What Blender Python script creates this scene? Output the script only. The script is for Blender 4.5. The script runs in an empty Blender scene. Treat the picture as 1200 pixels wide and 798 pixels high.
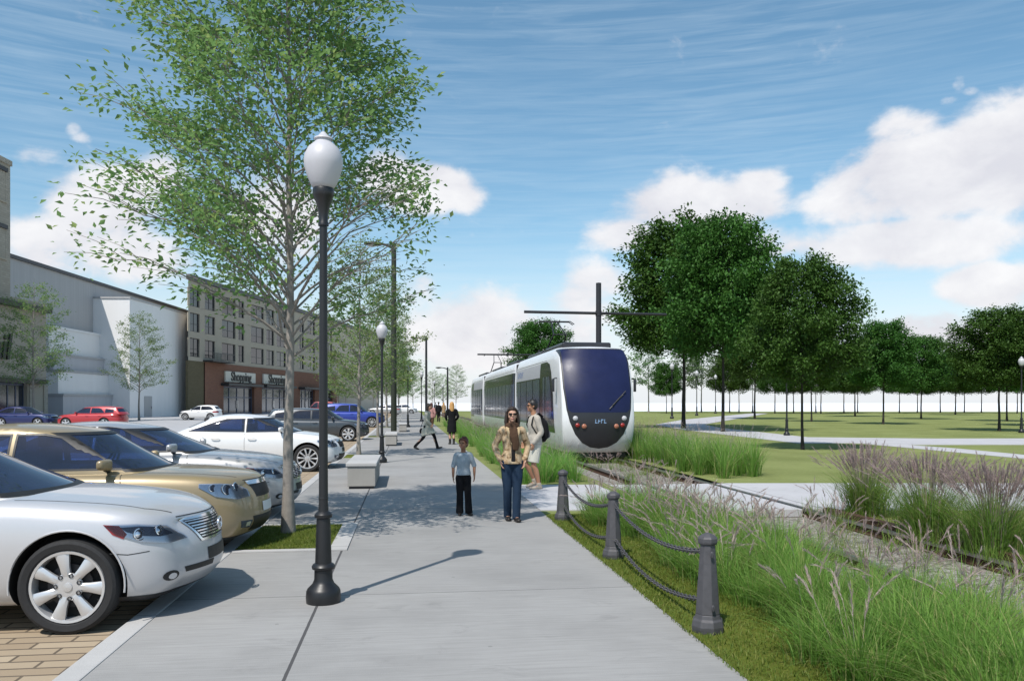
import bpy, bmesh, math, random
import numpy as np
from mathutils import Vector, Matrix, noise as mnoise
R = math.radians
PI = math.pi
scene = bpy.context.scene
COL = scene.collection
rng = random.Random(7)
nrng = np.random.default_rng(7)

# ------------------------------------------------------------------ place frame
# street runs along +Y, the eye stands on the pavement 1.75 m up and looks 7.3 degrees to the right of it
EYE, YAW, FOC = 1.75, R(7.3), 950.0
CY, SY = math.cos(YAW), math.sin(YAW)
def ray(px, py, z=0.0):
    """ground point that was measured on the photograph (survey helper)"""
    d = FOC * (EYE - z) / (py - 472.0)
    return far(px, d, z)
def far(px, d, z=0.0):
    xc = (px - 600.0) / FOC * d
    return Vector((xc * CY + d * SY, -xc * SY + d * CY, z))
def hgt(py, d):
    return EYE - (py - 472.0) * d / FOC

# ------------------------------------------------------------------ materials
def new_mat(name):
    m = bpy.data.materials.new(name); m.use_nodes = True
    nt = m.node_tree
    for n in list(nt.nodes):
        nt.nodes.remove(n)
    out = nt.nodes.new('ShaderNodeOutputMaterial')
    return m, nt, out
def N(nt, typ, **kw):
    n = nt.nodes.new(typ)
    for k, v in kw.items():
        if k.startswith('i_'):
            key = k[2:]
            key = int(key) if key.isdigit() else key.replace('_', ' ')
            n.inputs[key].default_value = v
        else:
            setattr(n, k, v)
    return n
def rgba(c):
    return (c[0], c[1], c[2], 1.0)
def mix_col(nt, fac, a, b, mode='MIX'):
    n = nt.nodes.new('ShaderNodeMix'); n.data_type = 'RGBA'; n.blend_type = mode
    for sock, v in ((n.inputs[0], fac), (n.inputs[6], a), (n.inputs[7], b)):
        if isinstance(v, bpy.types.NodeSocket): nt.links.new(v, sock)
        elif isinstance(v, (int, float)): sock.default_value = v
        else: sock.default_value = rgba(v)
    return n.outputs[2]
def math_n(nt, op, a, b=None, c=None, clamp=False):
    n = nt.nodes.new('ShaderNodeMath'); n.operation = op; n.use_clamp = clamp
    for i, v in enumerate((a, b, c)):
        if v is None: continue
        if isinstance(v, bpy.types.NodeSocket): nt.links.new(v, n.inputs[i])
        else: n.inputs[i].default_value = v
    return n.outputs[0]
def noise_n(nt, vec, scale, detail=4, rough=0.55, dist=0.0):
    n = N(nt, 'ShaderNodeTexNoise', i_Scale=scale, i_Detail=detail, i_Roughness=rough, i_Distortion=dist)
    if vec is not None: nt.links.new(vec, n.inputs['Vector'])
    return n.outputs['Fac']
def coords(nt, kind='Object', scale=(1, 1, 1), rot=(0, 0, 0)):
    t = nt.nodes.new('ShaderNodeTexCoord')
    m = nt.nodes.new('ShaderNodeMapping')
    m.inputs['Scale'].default_value = scale
    m.inputs['Rotation'].default_value = rot
    nt.links.new(t.outputs[kind], m.inputs['Vector'])
    return m.outputs['Vector']
def ramp(nt, fac, stops):
    r = nt.nodes.new('ShaderNodeValToRGB')
    el = r.color_ramp.elements
    while len(el) < len(stops): el.new(0.5)
    for e, (p, c) in zip(el, stops):
        e.position = p; e.color = rgba(c) if len(c) == 3 else c
    nt.links.new(fac, r.inputs['Fac'])
    return r.outputs['Color']
def pbsdf(nt, out, color, rough=0.6, metal=0.0, spec=0.5, bump=None, bdist=0.01, bstr=0.4, coat=0.0):
    b = nt.nodes.new('ShaderNodeBsdfPrincipled')
    if isinstance(color, bpy.types.NodeSocket): nt.links.new(color, b.inputs['Base Color'])
    else: b.inputs['Base Color'].default_value = rgba(color)
    if isinstance(rough, bpy.types.NodeSocket): nt.links.new(rough, b.inputs['Roughness'])
    else: b.inputs['Roughness'].default_value = rough
    b.inputs['Metallic'].default_value = metal
    b.inputs['Specular IOR Level'].default_value = spec
    b.inputs['Coat Weight'].default_value = coat
    b.inputs['Coat Roughness'].default_value = 0.05
    if bump is not None:
        bn = N(nt, 'ShaderNodeBump', i_Strength=bstr, i_Distance=bdist)
        nt.links.new(bump, bn.inputs['Height']); nt.links.new(bn.outputs['Normal'], b.inputs['Normal'])
    nt.links.new(b.outputs[0], out.inputs['Surface'])
    return b
def plain(name, c, rough=0.6, metal=0.0, var=0.12, scale=6.0, bump=0.0, spec=0.5, coat=0.0):
    m, nt, out = new_mat(name)
    v = coords(nt)
    f = noise_n(nt, v, scale, 5, 0.6)
    a = tuple(x * (1 - var) for x in c); b = tuple(min(1, x * (1 + var)) for x in c)
    col = mix_col(nt, f, a, b)
    rr = math_n(nt, 'MULTIPLY_ADD', noise_n(nt, v, scale * 2.3, 3), 0.18, rough - 0.09, clamp=True)
    pbsdf(nt, out, col, rr, metal, spec, bump=f if bump else None, bdist=0.01, bstr=bump, coat=coat)
    return m
def leafy(name, c1, c2, trans=0.35, rough=0.55, dry=None):
    """foliage: every leaf (mesh island) has its own tone, light passes through it"""
    m, nt, out = new_mat(name)
    g = nt.nodes.new('ShaderNodeNewGeometry')
    v = coords(nt)
    f = math_n(nt, 'MULTIPLY_ADD', noise_n(nt, v, 0.9, 2), 0.6, math_n(nt, 'MULTIPLY', g.outputs['Random Per Island'], 0.5), clamp=True)
    col = mix_col(nt, f, c1, c2)
    if dry:
        d = math_n(nt, 'GREATER_THAN', g.outputs['Random Per Island'], 0.86)
        col = mix_col(nt, d, col, dry)
    oi = nt.nodes.new('ShaderNodeObjectInfo')
    hv = nt.nodes.new('ShaderNodeHueSaturation')
    nt.links.new(col, hv.inputs['Color'])
    nt.links.new(math_n(nt, 'MULTIPLY_ADD', oi.outputs['Random'], .035, .482), hv.inputs['Hue'])
    nt.links.new(math_n(nt, 'MULTIPLY_ADD', oi.outputs['Random'], .35, .86), hv.inputs['Value'])
    col = hv.outputs[0]
    b = nt.nodes.new('ShaderNodeBsdfPrincipled')
    nt.links.new(col, b.inputs['Base Color']); b.inputs['Roughness'].default_value = rough
    b.inputs['Specular IOR Level'].default_value = 0.25
    t = nt.nodes.new('ShaderNodeBsdfTranslucent'); nt.links.new(col, t.inputs['Color'])
    mx = nt.nodes.new('ShaderNodeMixShader'); mx.inputs[0].default_value = trans
    nt.links.new(b.outputs[0], mx.inputs[1]); nt.links.new(t.outputs[0], mx.inputs[2])
    nt.links.new(mx.outputs[0], out.inputs['Surface'])
    return m
def glassy(name, tint, trans, rough=0.02):
    m, nt, out = new_mat(name)
    tr = nt.nodes.new('ShaderNodeBsdfTransparent'); tr.inputs['Color'].default_value = rgba(tint)
    b = nt.nodes.new('ShaderNodeBsdfPrincipled')
    f = noise_n(nt, coords(nt), 3.0, 2)
    nt.links.new(mix_col(nt, f, tuple(x * .07 for x in tint), tuple(x * .14 for x in tint)), b.inputs['Base Color'])
    b.inputs['Roughness'].default_value = rough; b.inputs['Specular IOR Level'].default_value = 0.8
    fr = N(nt, 'ShaderNodeFresnel', i_IOR=1.5)
    fac = math_n(nt, 'ADD', fr.outputs[0], 1 - trans, clamp=True)
    mx = nt.nodes.new('ShaderNodeMixShader')
    nt.links.new(fac, mx.inputs[0]); nt.links.new(tr.outputs[0], mx.inputs[1]); nt.links.new(b.outputs[0], mx.inputs[2])
    nt.links.new(mx.outputs[0], out.inputs['Surface'])
    return m
def car_paint(name, c, metal=0.35, rough=0.38):
    m, nt, out = new_mat(name)
    v = coords(nt)
    fl = noise_n(nt, v, 900, 1)
    dust = noise_n(nt, v, 2.2, 6, 0.65)
    base = mix_col(nt, fl, tuple(x * .94 for x in c), tuple(min(1, x * 1.05) for x in c))
    geo = nt.nodes.new('ShaderNodeSeparateXYZ')
    nt.links.new(v, geo.inputs[0])
    low = N(nt, 'ShaderNodeMapRange', i_1=0.55, i_2=0.12, i_3=0.0, i_4=0.45)
    nt.links.new(geo.outputs[2], low.inputs[0])
    dirt = math_n(nt, 'MULTIPLY', low.outputs[0], dust, clamp=True)
    col = mix_col(nt, dirt, base, (0.28, 0.25, 0.21))
    rr = math_n(nt, 'MULTIPLY_ADD', dust, 0.16, rough - 0.06)
    pbsdf(nt, out, col, rr, metal, 0.5, coat=0.7)
    return m

M = {}
M['black_iron'] = plain('black painted iron', (0.012, 0.012, 0.013), 0.42, 0.0, 0.3, 9, 0.1)
M['grey_iron'] = plain('weathered grey cast iron', (0.085, 0.082, 0.088), 0.6, 0.25, 0.35, 14, 0.35)
M['olive_metal'] = plain('dark olive metal', (0.022, 0.026, 0.014), 0.5, 0.1, 0.2, 5)
M['dark_metal'] = plain('dark steel', (0.03, 0.03, 0.034), 0.45, 0.3, 0.2, 5)
M['rubber'] = plain('tyre rubber', (0.018, 0.018, 0.019), 0.8, 0, 0.25, 18, 0.2)
M['alloy'] = plain('alloy wheel', (0.62, 0.62, 0.63), 0.33, 0.55, 0.08, 9)
M['chrome'] = plain('chrome trim', (0.75, 0.75, 0.77), 0.14, 0.9, 0.05, 9)
M['black_plastic'] = plain('black plastic', (0.015, 0.015, 0.016), 0.5, 0, 0.2, 12)
M['well'] = plain('wheel well lining', (0.01, 0.01, 0.01), 0.9, 0, 0.2, 8)
M['lamp_white'] = plain('frosted white globe', (0.50, 0.49, 0.51), 0.45, 0, 0.05, 7, 0, 0.5)
M['lens_red'] = plain('red lamp lens', (0.30, 0.025, 0.02), 0.2, 0, 0.1, 9)
M['lens_amber'] = plain('amber lamp lens', (0.38, 0.15, 0.09), 0.25, 0, 0.1, 9)
M['lens_silver'] = plain('lamp reflector', (0.62, 0.63, 0.66), 0.18, 0.6, 0.1, 30)
M['lens_smoke'] = plain('smoked lamp bezel', (0.06, 0.075, 0.11), 0.2, 0.2, 0.4, 25)
M['lens_clear'] = glassy('clear lamp cover', (0.95, 0.96, 1.0), 0.93)
M['plate_white'] = plain('number plate white', (0.7, 0.7, 0.7), 0.5, 0, 0.05, 20)
M['seat'] = plain('dark seat cloth', (0.035, 0.034, 0.036), 0.9, 0, 0.2, 20)
M['cabin_dark'] = plain('cabin lining', (0.02, 0.02, 0.023), 0.85, 0, 0.2, 10)
M['car_glass'] = glassy('blue tinted car glass', (0.26, 0.40, 0.78), 0.5)
M['car_glass_dark'] = glassy('dark car glass', (0.20, 0.25, 0.40), 0.35)
M['seam'] = plain('shut line', (0.03, 0.03, 0.03), 0.8, 0, 0.1, 9)
M['bark'] = plain('grey bark', (0.25, 0.225, 0.20), 0.9, 0, 0.4, 11, 0.9)
M['bark_dark'] = plain('dark bark', (0.028, 0.024, 0.020), 0.9, 0, 0.3, 9, 0.6)
M['leaf_street'] = leafy('street tree leaf', (0.125, 0.225, 0.07), (0.22, 0.34, 0.115), 0.5, dry=(0.29, 0.36, 0.12))
M['leaf_park'] = leafy('park tree leaf', (0.028, 0.078, 0.012), (0.075, 0.165, 0.028), 0.3)
M['leaf_pale'] = leafy('pale tree leaf', (0.10, 0.17, 0.07), (0.18, 0.28, 0.12), 0.35)
M['blade'] = leafy('ornamental grass blade', (0.115, 0.23, 0.035), (0.25, 0.41, 0.085), 0.47, dry=(0.36, 0.36, 0.14))
M['turf_blade'] = leafy('turf blade', (0.075, 0.12, 0.015), (0.16, 0.22, 0.035), 0.35, dry=(0.24, 0.25, 0.07))
M['plume'] = leafy('grass plume', (0.28, 0.20, 0.185), (0.54, 0.435, 0.40), 0.42, 0.8)

class MB:
    """collects shapes, then links them as ONE mesh object"""
    def __init__(self):
        self.v = []; self.f = []; self.m = []
    def add(self, vs, fs, mi=0):
        o = len(self.v)
        self.v.extend([tuple(p) for p in vs])
        for f in fs:
            self.f.append(tuple(i + o for i in f)); self.m.append(mi)
    def box(self, x0, y0, z0, x1, y1, z1, mi=0, mat=None):
        vs = [Vector(p) for p in ((x0,y0,z0),(x1,y0,z0),(x1,y1,z0),(x0,y1,z0),(x0,y0,z1),(x1,y0,z1),(x1,y1,z1),(x0,y1,z1))]
        if mat is not None: vs = [mat @ p for p in vs]
        self.add(vs, [(0,3,2,1),(4,5,6,7),(0,1,5,4),(1,2,6,5),(2,3,7,6),(3,0,4,7)], mi)
    def cbox(self, c, size, mi=0, mat=None):
        self.box(c[0]-size[0]/2, c[1]-size[1]/2, c[2]-size[2]/2, c[0]+size[0]/2, c[1]+size[1]/2, c[2]+size[2]/2, mi, mat)
    def tube(self, pts, rad, n=8, mi=0, ref=None, caps=True):
        """tube along pts; rad: number, list of numbers or of (rx, ry)"""
        pts = [Vector(p) for p in pts]
        k = len(pts)
        if isinstance(rad, (int, float)): rad = [rad] * k
        vs = []; prev = None
        for i, p in enumerate(pts):
            t = (pts[min(i+1, k-1)] - pts[max(i-1, 0)])
            if t.length < 1e-9: t = Vector((0, 0, 1))
            t.normalize()
            if ref is not None:
                a = Vector(ref) - t * t.dot(Vector(ref))
                if a.length < 1e-4: a = t.orthogonal()
            elif prev is None: a = t.orthogonal()
            else:
                a = prev - t * t.dot(prev)
                if a.length < 1e-6: a = t.orthogonal()
            a.normalize(); prev = a; b = t.cross(a)
            r = rad[i]; rx, ry = (r, r) if isinstance(r, (int, float)) else r
            for j in range(n):
                q = 2 * PI * j / n
                vs.append(p + a * (math.cos(q) * rx) + b * (math.sin(q) * ry))
        fs = [(i*n+j, i*n+(j+1) % n, (i+1)*n+(j+1) % n, (i+1)*n+j) for i in range(k-1) for j in range(n)]
        if caps:
            fs.append(tuple(range(n-1, -1, -1))); fs.append(tuple((k-1)*n + j for j in range(n)))
        self.add(vs, fs, mi)
    def lathe(self, prof, n=24, c=(0, 0, 0), mi=0, axis='Z', mat=None, caps=True):
        """prof: list of (r, h)"""
        vs = []
        for r, h in prof:
            for j in range(n):
                q = 2 * PI * j / n
                p = (r*math.cos(q), r*math.sin(q), h)
                if axis == 'Y': p = (p[0], p[2], p[1])
                if axis == 'X': p = (p[2], p[0], p[1])
                p = Vector(p) + Vector(c)
                vs.append(mat @ p if mat is not None else p)
        k = len(prof)
        fl = axis == 'Y'
        fs = []
        for i in range(k-1):
            for j in range(n):
                q = (i*n+j, i*n+(j+1) % n, (i+1)*n+(j+1) % n, (i+1)*n+j)
                fs.append(q[::-1] if fl else q)
        if caps and prof[0][0] > 1e-5:
            c0 = tuple(range(n-1, -1, -1)); fs.append(c0[::-1] if fl else c0)
        if caps and prof[-1][0] > 1e-5:
            c1 = tuple((k-1)*n + j for j in range(n)); fs.append(c1[::-1] if fl else c1)
        self.add(vs, fs, mi)
    def sphere(self, c, r, nu=16, nv=10, mi=0, mat=None):
        rx, ry, rz = (r, r, r) if isinstance(r, (int, float)) else r
        vs = []; 
        for i in range(nv+1):
            a = PI * i / nv
            for j in range(nu):
                q = 2*PI*j/nu
                p = Vector((rx*math.sin(a)*math.cos(q), ry*math.sin(a)*math.sin(q), -rz*math.cos(a)))
                if mat is not None: p = mat @ p
                vs.append(p + Vector(c))
        self.add(vs, [(i*nu+j, i*nu+(j+1) % nu, (i+1)*nu+(j+1) % nu, (i+1)*nu+j) for i in range(nv) for j in range(nu)], mi)
    def prism(self, poly, z0, z1, mi=0, mat=None):
        """poly: list of (x, y) counter-clockwise"""
        k = len(poly)
        vs = [Vector((x, y, z0)) for x, y in poly] + [Vector((x, y, z1)) for x, y in poly]
        if mat is not None: vs = [mat @ p for p in vs]
        fs = [tuple(range(k-1, -1, -1)), tuple(range(k, 2*k))] + [(i, (i+1) % k, k+(i+1) % k, k+i) for i in range(k)]
        self.add(vs, fs, mi)
    def mesh(self, name, mats, smooth=None, bevel=0.0, weld=False):
        me = bpy.data.meshes.new(name)
        me.from_pydata(self.v, [], self.f)
        if not isinstance(mats, (list, tuple)): mats = [mats]
        for m in mats: me.materials.append(M[m] if isinstance(m, str) else m)
        if len(mats) > 1:
            me.polygons.foreach_set('material_index', self.m)
        if bevel or weld:
            bm = bmesh.new(); bm.from_mesh(me)
            bmesh.ops.remove_doubles(bm, verts=bm.verts, dist=1e-5)
            if bevel:
                es = [e for e in bm.edges if len(e.link_faces) == 2 and e.calc_face_angle(0) > 0.6]
                bmesh.ops.bevel(bm, geom=es, offset=bevel, segments=2, affect='EDGES', profile=0.6, clamp_overlap=True)
            bm.to_mesh(me); bm.free()
        shade(me, smooth)
        return me
    def build(self, name, mats, parent=None, smooth=None, bevel=0.0, loc=None, weld=False):
        return link(name, self.mesh(name, mats, smooth, bevel, weld), parent, loc)
def shade(me, smooth):
    if smooth is None: return
    me.polygons.foreach_set('use_smooth', [True] * len(me.polygons))
    me.set_sharp_from_angle(angle=R(smooth))
def link(name, me, parent=None, loc=None):
    o = bpy.data.objects.new(name, me); COL.objects.link(o)
    if parent is not None: o.parent = parent
    if loc is not None: o.location = loc
    return o
def np_mesh(name, verts, faces, mats, smooth=False, mi=None):
    """verts (n,3), faces (m,k) arrays -> mesh"""
    me = bpy.data.meshes.new(name)
    verts = np.asarray(verts, dtype=np.float32); faces = np.asarray(faces, dtype=np.int32)
    k = faces.shape[1]
    me.vertices.add(len(verts)); me.vertices.foreach_set('co', verts.ravel())
    me.loops.add(faces.size); me.loops.foreach_set('vertex_index', faces.ravel())
    me.polygons.add(len(faces))
    me.polygons.foreach_set('loop_start', np.arange(0, faces.size, k, dtype=np.int32))
    for m in (mats if isinstance(mats, (list, tuple)) else [mats]):
        me.materials.append(M[m] if isinstance(m, str) else m)
    if mi is not None: me.polygons.foreach_set('material_index', np.asarray(mi, dtype=np.int32))
    if smooth: me.polygons.foreach_set('use_smooth', np.ones(len(faces), dtype=bool))
    me.update(calc_edges=True)
    me.validate()
    return me
def tag(o, label=None, cat=None, group=None, kind=None):
    if label: o['label'] = label
    if cat: o['category'] = cat
    if group: o['group'] = group
    if kind: o['kind'] = kind
    return o
def thing(name, label, cat, loc=(0, 0, 0), rz=0.0, group=None, scale=1.0):
    o = bpy.data.objects.new(name, None); COL.objects.link(o)
    o.empty_display_size = 0.2
    o.location = loc; o.rotation_euler = (0, 0, rz); o.scale = (scale,) * 3 if isinstance(scale, (int, float)) else scale
    return tag(o, label, cat, group)
def dup(root, loc, rz=0.0, label=None, group=None, scale=None):
    def cp(o, parent):
        c = o.copy(); COL.objects.link(c)
        if parent is not None: c.parent = parent
        for ch in list(o.children): cp(ch, c)
        return c
    r = cp(root, None)
    r.location = loc; r.rotation_euler = (0, 0, rz)
    if scale is not None: r.scale = (scale,) * 3 if isinstance(scale, (int, float)) else scale
    if label: r['label'] = label
    if group: r['group'] = group
    return r
def hermite(xs, ys, x):
    """monotone cubic through (xs, ys)"""
    xs = np.asarray(xs, float); ys = np.asarray(ys, float); x = np.asarray(x, float)
    h = np.diff(xs); d = np.diff(ys) / h
    m = np.zeros_like(ys); m[0] = d[0]; m[-1] = d[-1]
    for i in range(1, len(xs)-1):
        if d[i-1]*d[i] > 0: m[i] = 2*d[i-1]*d[i]/(d[i-1]+d[i])
    i = np.clip(np.searchsorted(xs, x) - 1, 0, len(xs)-2)
    t = np.clip((x - xs[i]) / h[i], 0, 1)
    return ((2*t**3-3*t**2+1)*ys[i] + (t**3-2*t**2+t)*h[i]*m[i] + (-2*t**3+3*t**2)*ys[i+1] + (t**3-t**2)*h[i]*m[i+1])
def box_surface(nu, nv, nw, fn, us=None):
    """bmesh of a gridded box surface mapped through fn(u, v, w), u,v,w in 0..1"""
    bm = bmesh.new(); d = {}
    us = us or [i/nu for i in range(nu+1)]
    def vt(i, j, k):
        key = (i, j, k)
        if key not in d: d[key] = bm.verts.new(fn(us[i], j/nv, k/nw))
        return d[key]
    for i in range(nu):
        for j in range(nv):
            bm.faces.new((vt(i,j,0), vt(i,j+1,0), vt(i+1,j+1,0), vt(i+1,j,0)))
            bm.faces.new((vt(i,j,nw), vt(i+1,j,nw), vt(i+1,j+1,nw), vt(i,j+1,nw)))
    for i in range(nu):
        for k in range(nw):
            bm.faces.new((vt(i,0,k), vt(i+1,0,k), vt(i+1,0,k+1), vt(i,0,k+1)))
            bm.faces.new((vt(i,nv,k), vt(i,nv,k+1), vt(i+1,nv,k+1), vt(i+1,nv,k)))
    for j in range(nv):
        for k in range(nw):
            bm.faces.new((vt(0,j,k), vt(0,j,k+1), vt(0,j+1,k+1), vt(0,j+1,k)))
            bm.faces.new((vt(nu,j,k), vt(nu,j+1,k), vt(nu,j+1,k+1), vt(nu,j,k+1)))
    bmesh.ops.recalc_face_normals(bm, faces=bm.faces)
    return bm
def hull2(p):
    p = sorted(set((round(a, 5), round(b, 5)) for a, b in p))
    def half(q):
        h = []
        for a in q:
            while len(h) > 1 and (h[-1][0]-h[-2][0])*(a[1]-h[-2][1]) - (h[-1][1]-h[-2][1])*(a[0]-h[-2][0]) <= 0: h.pop()
            h.append(a)
        return h
    lo = half(p); up = half(p[::-1])
    return lo[:-1] + up[:-1]
def cut(bm, poly, U, V, keep, W, wmin):
    """cut faces of bm along the convex outline poly in the (U, V) projection; keep 'in' or 'out' of it (faces looking along W)"""
    U, V, W = Vector(U), Vector(V), Vector(W)
    poly = hull2(poly)
    planes = []
    for i in range(len(poly)):
        a = poly[i]; b = poly[(i+1) % len(poly)]
        e = (b[0]-a[0], b[1]-a[1]); l = math.hypot(*e)
        if l < 1e-6: continue
        nin = (-e[1]/l, e[0]/l)
        planes.append((U*a[0] + V*a[1], U*nin[0] + V*nin[1]))
    bm.normal_update()
    if keep == 'in':
        bmesh.ops.delete(bm, geom=[f for f in bm.faces if f.normal.dot(W) < wmin], context='FACES')
    for co, no in planes:
        if keep == 'in':
            bmesh.ops.bisect_plane(bm, geom=bm.verts[:]+bm.edges[:]+bm.faces[:], plane_co=co, plane_no=no, clear_inner=True, dist=1e-6)
        else:
            fs = [f for f in bm.faces if f.normal.dot(W) > wmin - 0.1 and
                  all((f.calc_center_median() - c).dot(n) > -0.35 for c, n in planes)]
            g = set(fs)
            for f in fs: g.update(f.edges); g.update(f.verts)
            bmesh.ops.bisect_plane(bm, geom=list(g), plane_co=co, plane_no=no, dist=1e-6)
    if keep == 'out':
        bm.normal_update()
        dead = [f for f in bm.faces if f.normal.dot(W) > wmin and all((f.calc_center_median() - c).dot(n) > 0 for c, n in planes)]
        bmesh.ops.delete(bm, geom=dead, context='FACES')
def patch(src, poly, U, V, W, off=0.003, wmin=0.1, inner=None, thick=0.0):
    """a piece of the shell src (bmesh), cut to an outline and laid off metres proud of it"""
    bm = src.copy()
    cut(bm, poly, U, V, 'in', W, wmin)
    if inner: cut(bm, inner, U, V, 'out', W, wmin)
    bm.normal_update()
    if off:
        mv = [(v, v.normal.copy()) for v in bm.verts]
        for v, n in mv: v.co += n * off
    return bm
def bm_obj(bm, name, mats, parent=None, smooth=40, free=True):
    me = bpy.data.meshes.new(name); bm.to_mesh(me)
    if free: bm.free()
    for m in (mats if isinstance(mats, (list, tuple)) else [mats]):
        me.materials.append(M[m] if isinstance(m, str) else m)
    shade(me, smooth)
    return link(name, me, parent)
def bm_join(bms):
    out = bmesh.new()
    for b in bms:
        me = bpy.data.meshes.new('t'); b.to_mesh(me); b.free(); out.from_mesh(me); bpy.data.meshes.remove(me)
    return out
def eval_mesh(me, mods, name='mesh'):
    """apply modifiers (list of (type, dict)) to a mesh through the depsgraph"""
    o = bpy.data.objects.new('tmp', me); COL.objects.link(o)
    for t, kw in mods:
        md = o.modifiers.new('m', t)
        for k, v in kw.items(): setattr(md, k, v)
    dg = bpy.context.evaluated_depsgraph_get(); dg.update()
    r = bpy.data.meshes.new_from_object(o.evaluated_get(dg)); r.name = name
    bpy.data.objects.remove(o)
    return r
# ------------------------------------------------------------------ cars
X_, Y_, Z_ = Vector((1, 0, 0)), Vector((0, 1, 0)), Vector((0, 0, 1))
def wheel_meshes(style, rw, width=0.225):
    """tyre and rim round the origin, axis Y, outside towards -Y"""
    rr = rw * 0.765
    t = MB()
    t.lathe([(rr, width*.40), (rr+.01, width*.47), (rw-.03, width*.5), (rw-.008, width*.44), (rw, width*.3), (rw, -width*.3), (rw-.008, -width*.44), (rw-.03, -width*.5), (rr+.012, -width*.47), (rr, -width*.40), (rr, width*.40)], 44, axis='Y', caps=False)
    for q in range(3):
        y = (q-1) * .045
        t.lathe([(rw+.0012, y-.006), (rw+.0012, y+.006)], 44, axis='Y', caps=False)
    tyre = t.mesh('tyre', 'rubber', 35)
    r = MB()
    yf = -width*.40
    # rim lip and barrel
    r.lathe([(rr, yf), (rr-.004, yf-.012), (rr-.022, yf-.010), (rr-.028, yf+.012), (rr-.035, width*.3)], 44, axis='Y', mi=0, caps=False)
    r.lathe([(rr-.032, yf+.085), (.001, yf+.075)], 32, axis='Y', mi=1, caps=False)
    r.lathe([(rr*.60, yf+.075), (rr*.60, yf+.060), (.08, yf+.058)], 32, axis='Y', mi=2, caps=False)      # brake disc
    ns = {'seven': 7, 'five': 5, 'ten': 10}[style]
    for s in range(ns):
        a = 2*PI*s/ns + PI/2
        mt = Matrix.Rotation(a, 4, 'Y')
        w0, w1 = {'seven': (.034, .050), 'five': (.045, .055), 'ten': (.016, .026)}[style]
        sec = [(0.045, w0*.8, yf+.018), (0.09, w0*.9, yf+.006), (rr*.55, w0, yf+.004), (rr-.03, w1, yf-.002), (rr-.012, w1*1.1, yf+.002)]
        vs = []
        for x, w, y in sec:
            vs += [mt @ Vector((x, y+.030, -w)), mt @ Vector((x, y+.004, -w)), mt @ Vector((x, y-.006, -w*.5)), mt @ Vector((x, y-.006, w*.5)), mt @ Vector((x, y+.004, w)), mt @ Vector((x, y+.030, w))]
        fs = [(i*6+j, i*6+(j+1) % 6, i*6+6+(j+1) % 6, i*6+6+j) for i in range(len(sec)-1) for j in range(6)]
        r.add(vs, [f[::-1] for f in fs], 0)
        ab = a + PI/ns
        cx, cz = .088*math.cos(ab), -.088*math.sin(ab)
        r.lathe([(.017, yf+.02), (.017, yf-.004), (.012, yf-.006), (.012, yf+.004), (.001, yf+.004)], 10, (cx, 0, cz), 2, axis='Y')
    r.lathe([(.105, yf+.03), (.105, yf+.010), (.098, yf+.004), (.001, yf+.001)], 28, axis='Y', mi=0)
    r.lathe([(.034, yf+.002), (.033, yf-.006), (.001, yf-.009)], 18, axis='Y', mi=0)
    rim = r.mesh('rim', ['alloy', 'well', 'dark_metal'], 30)
    return tyre, rim

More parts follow.
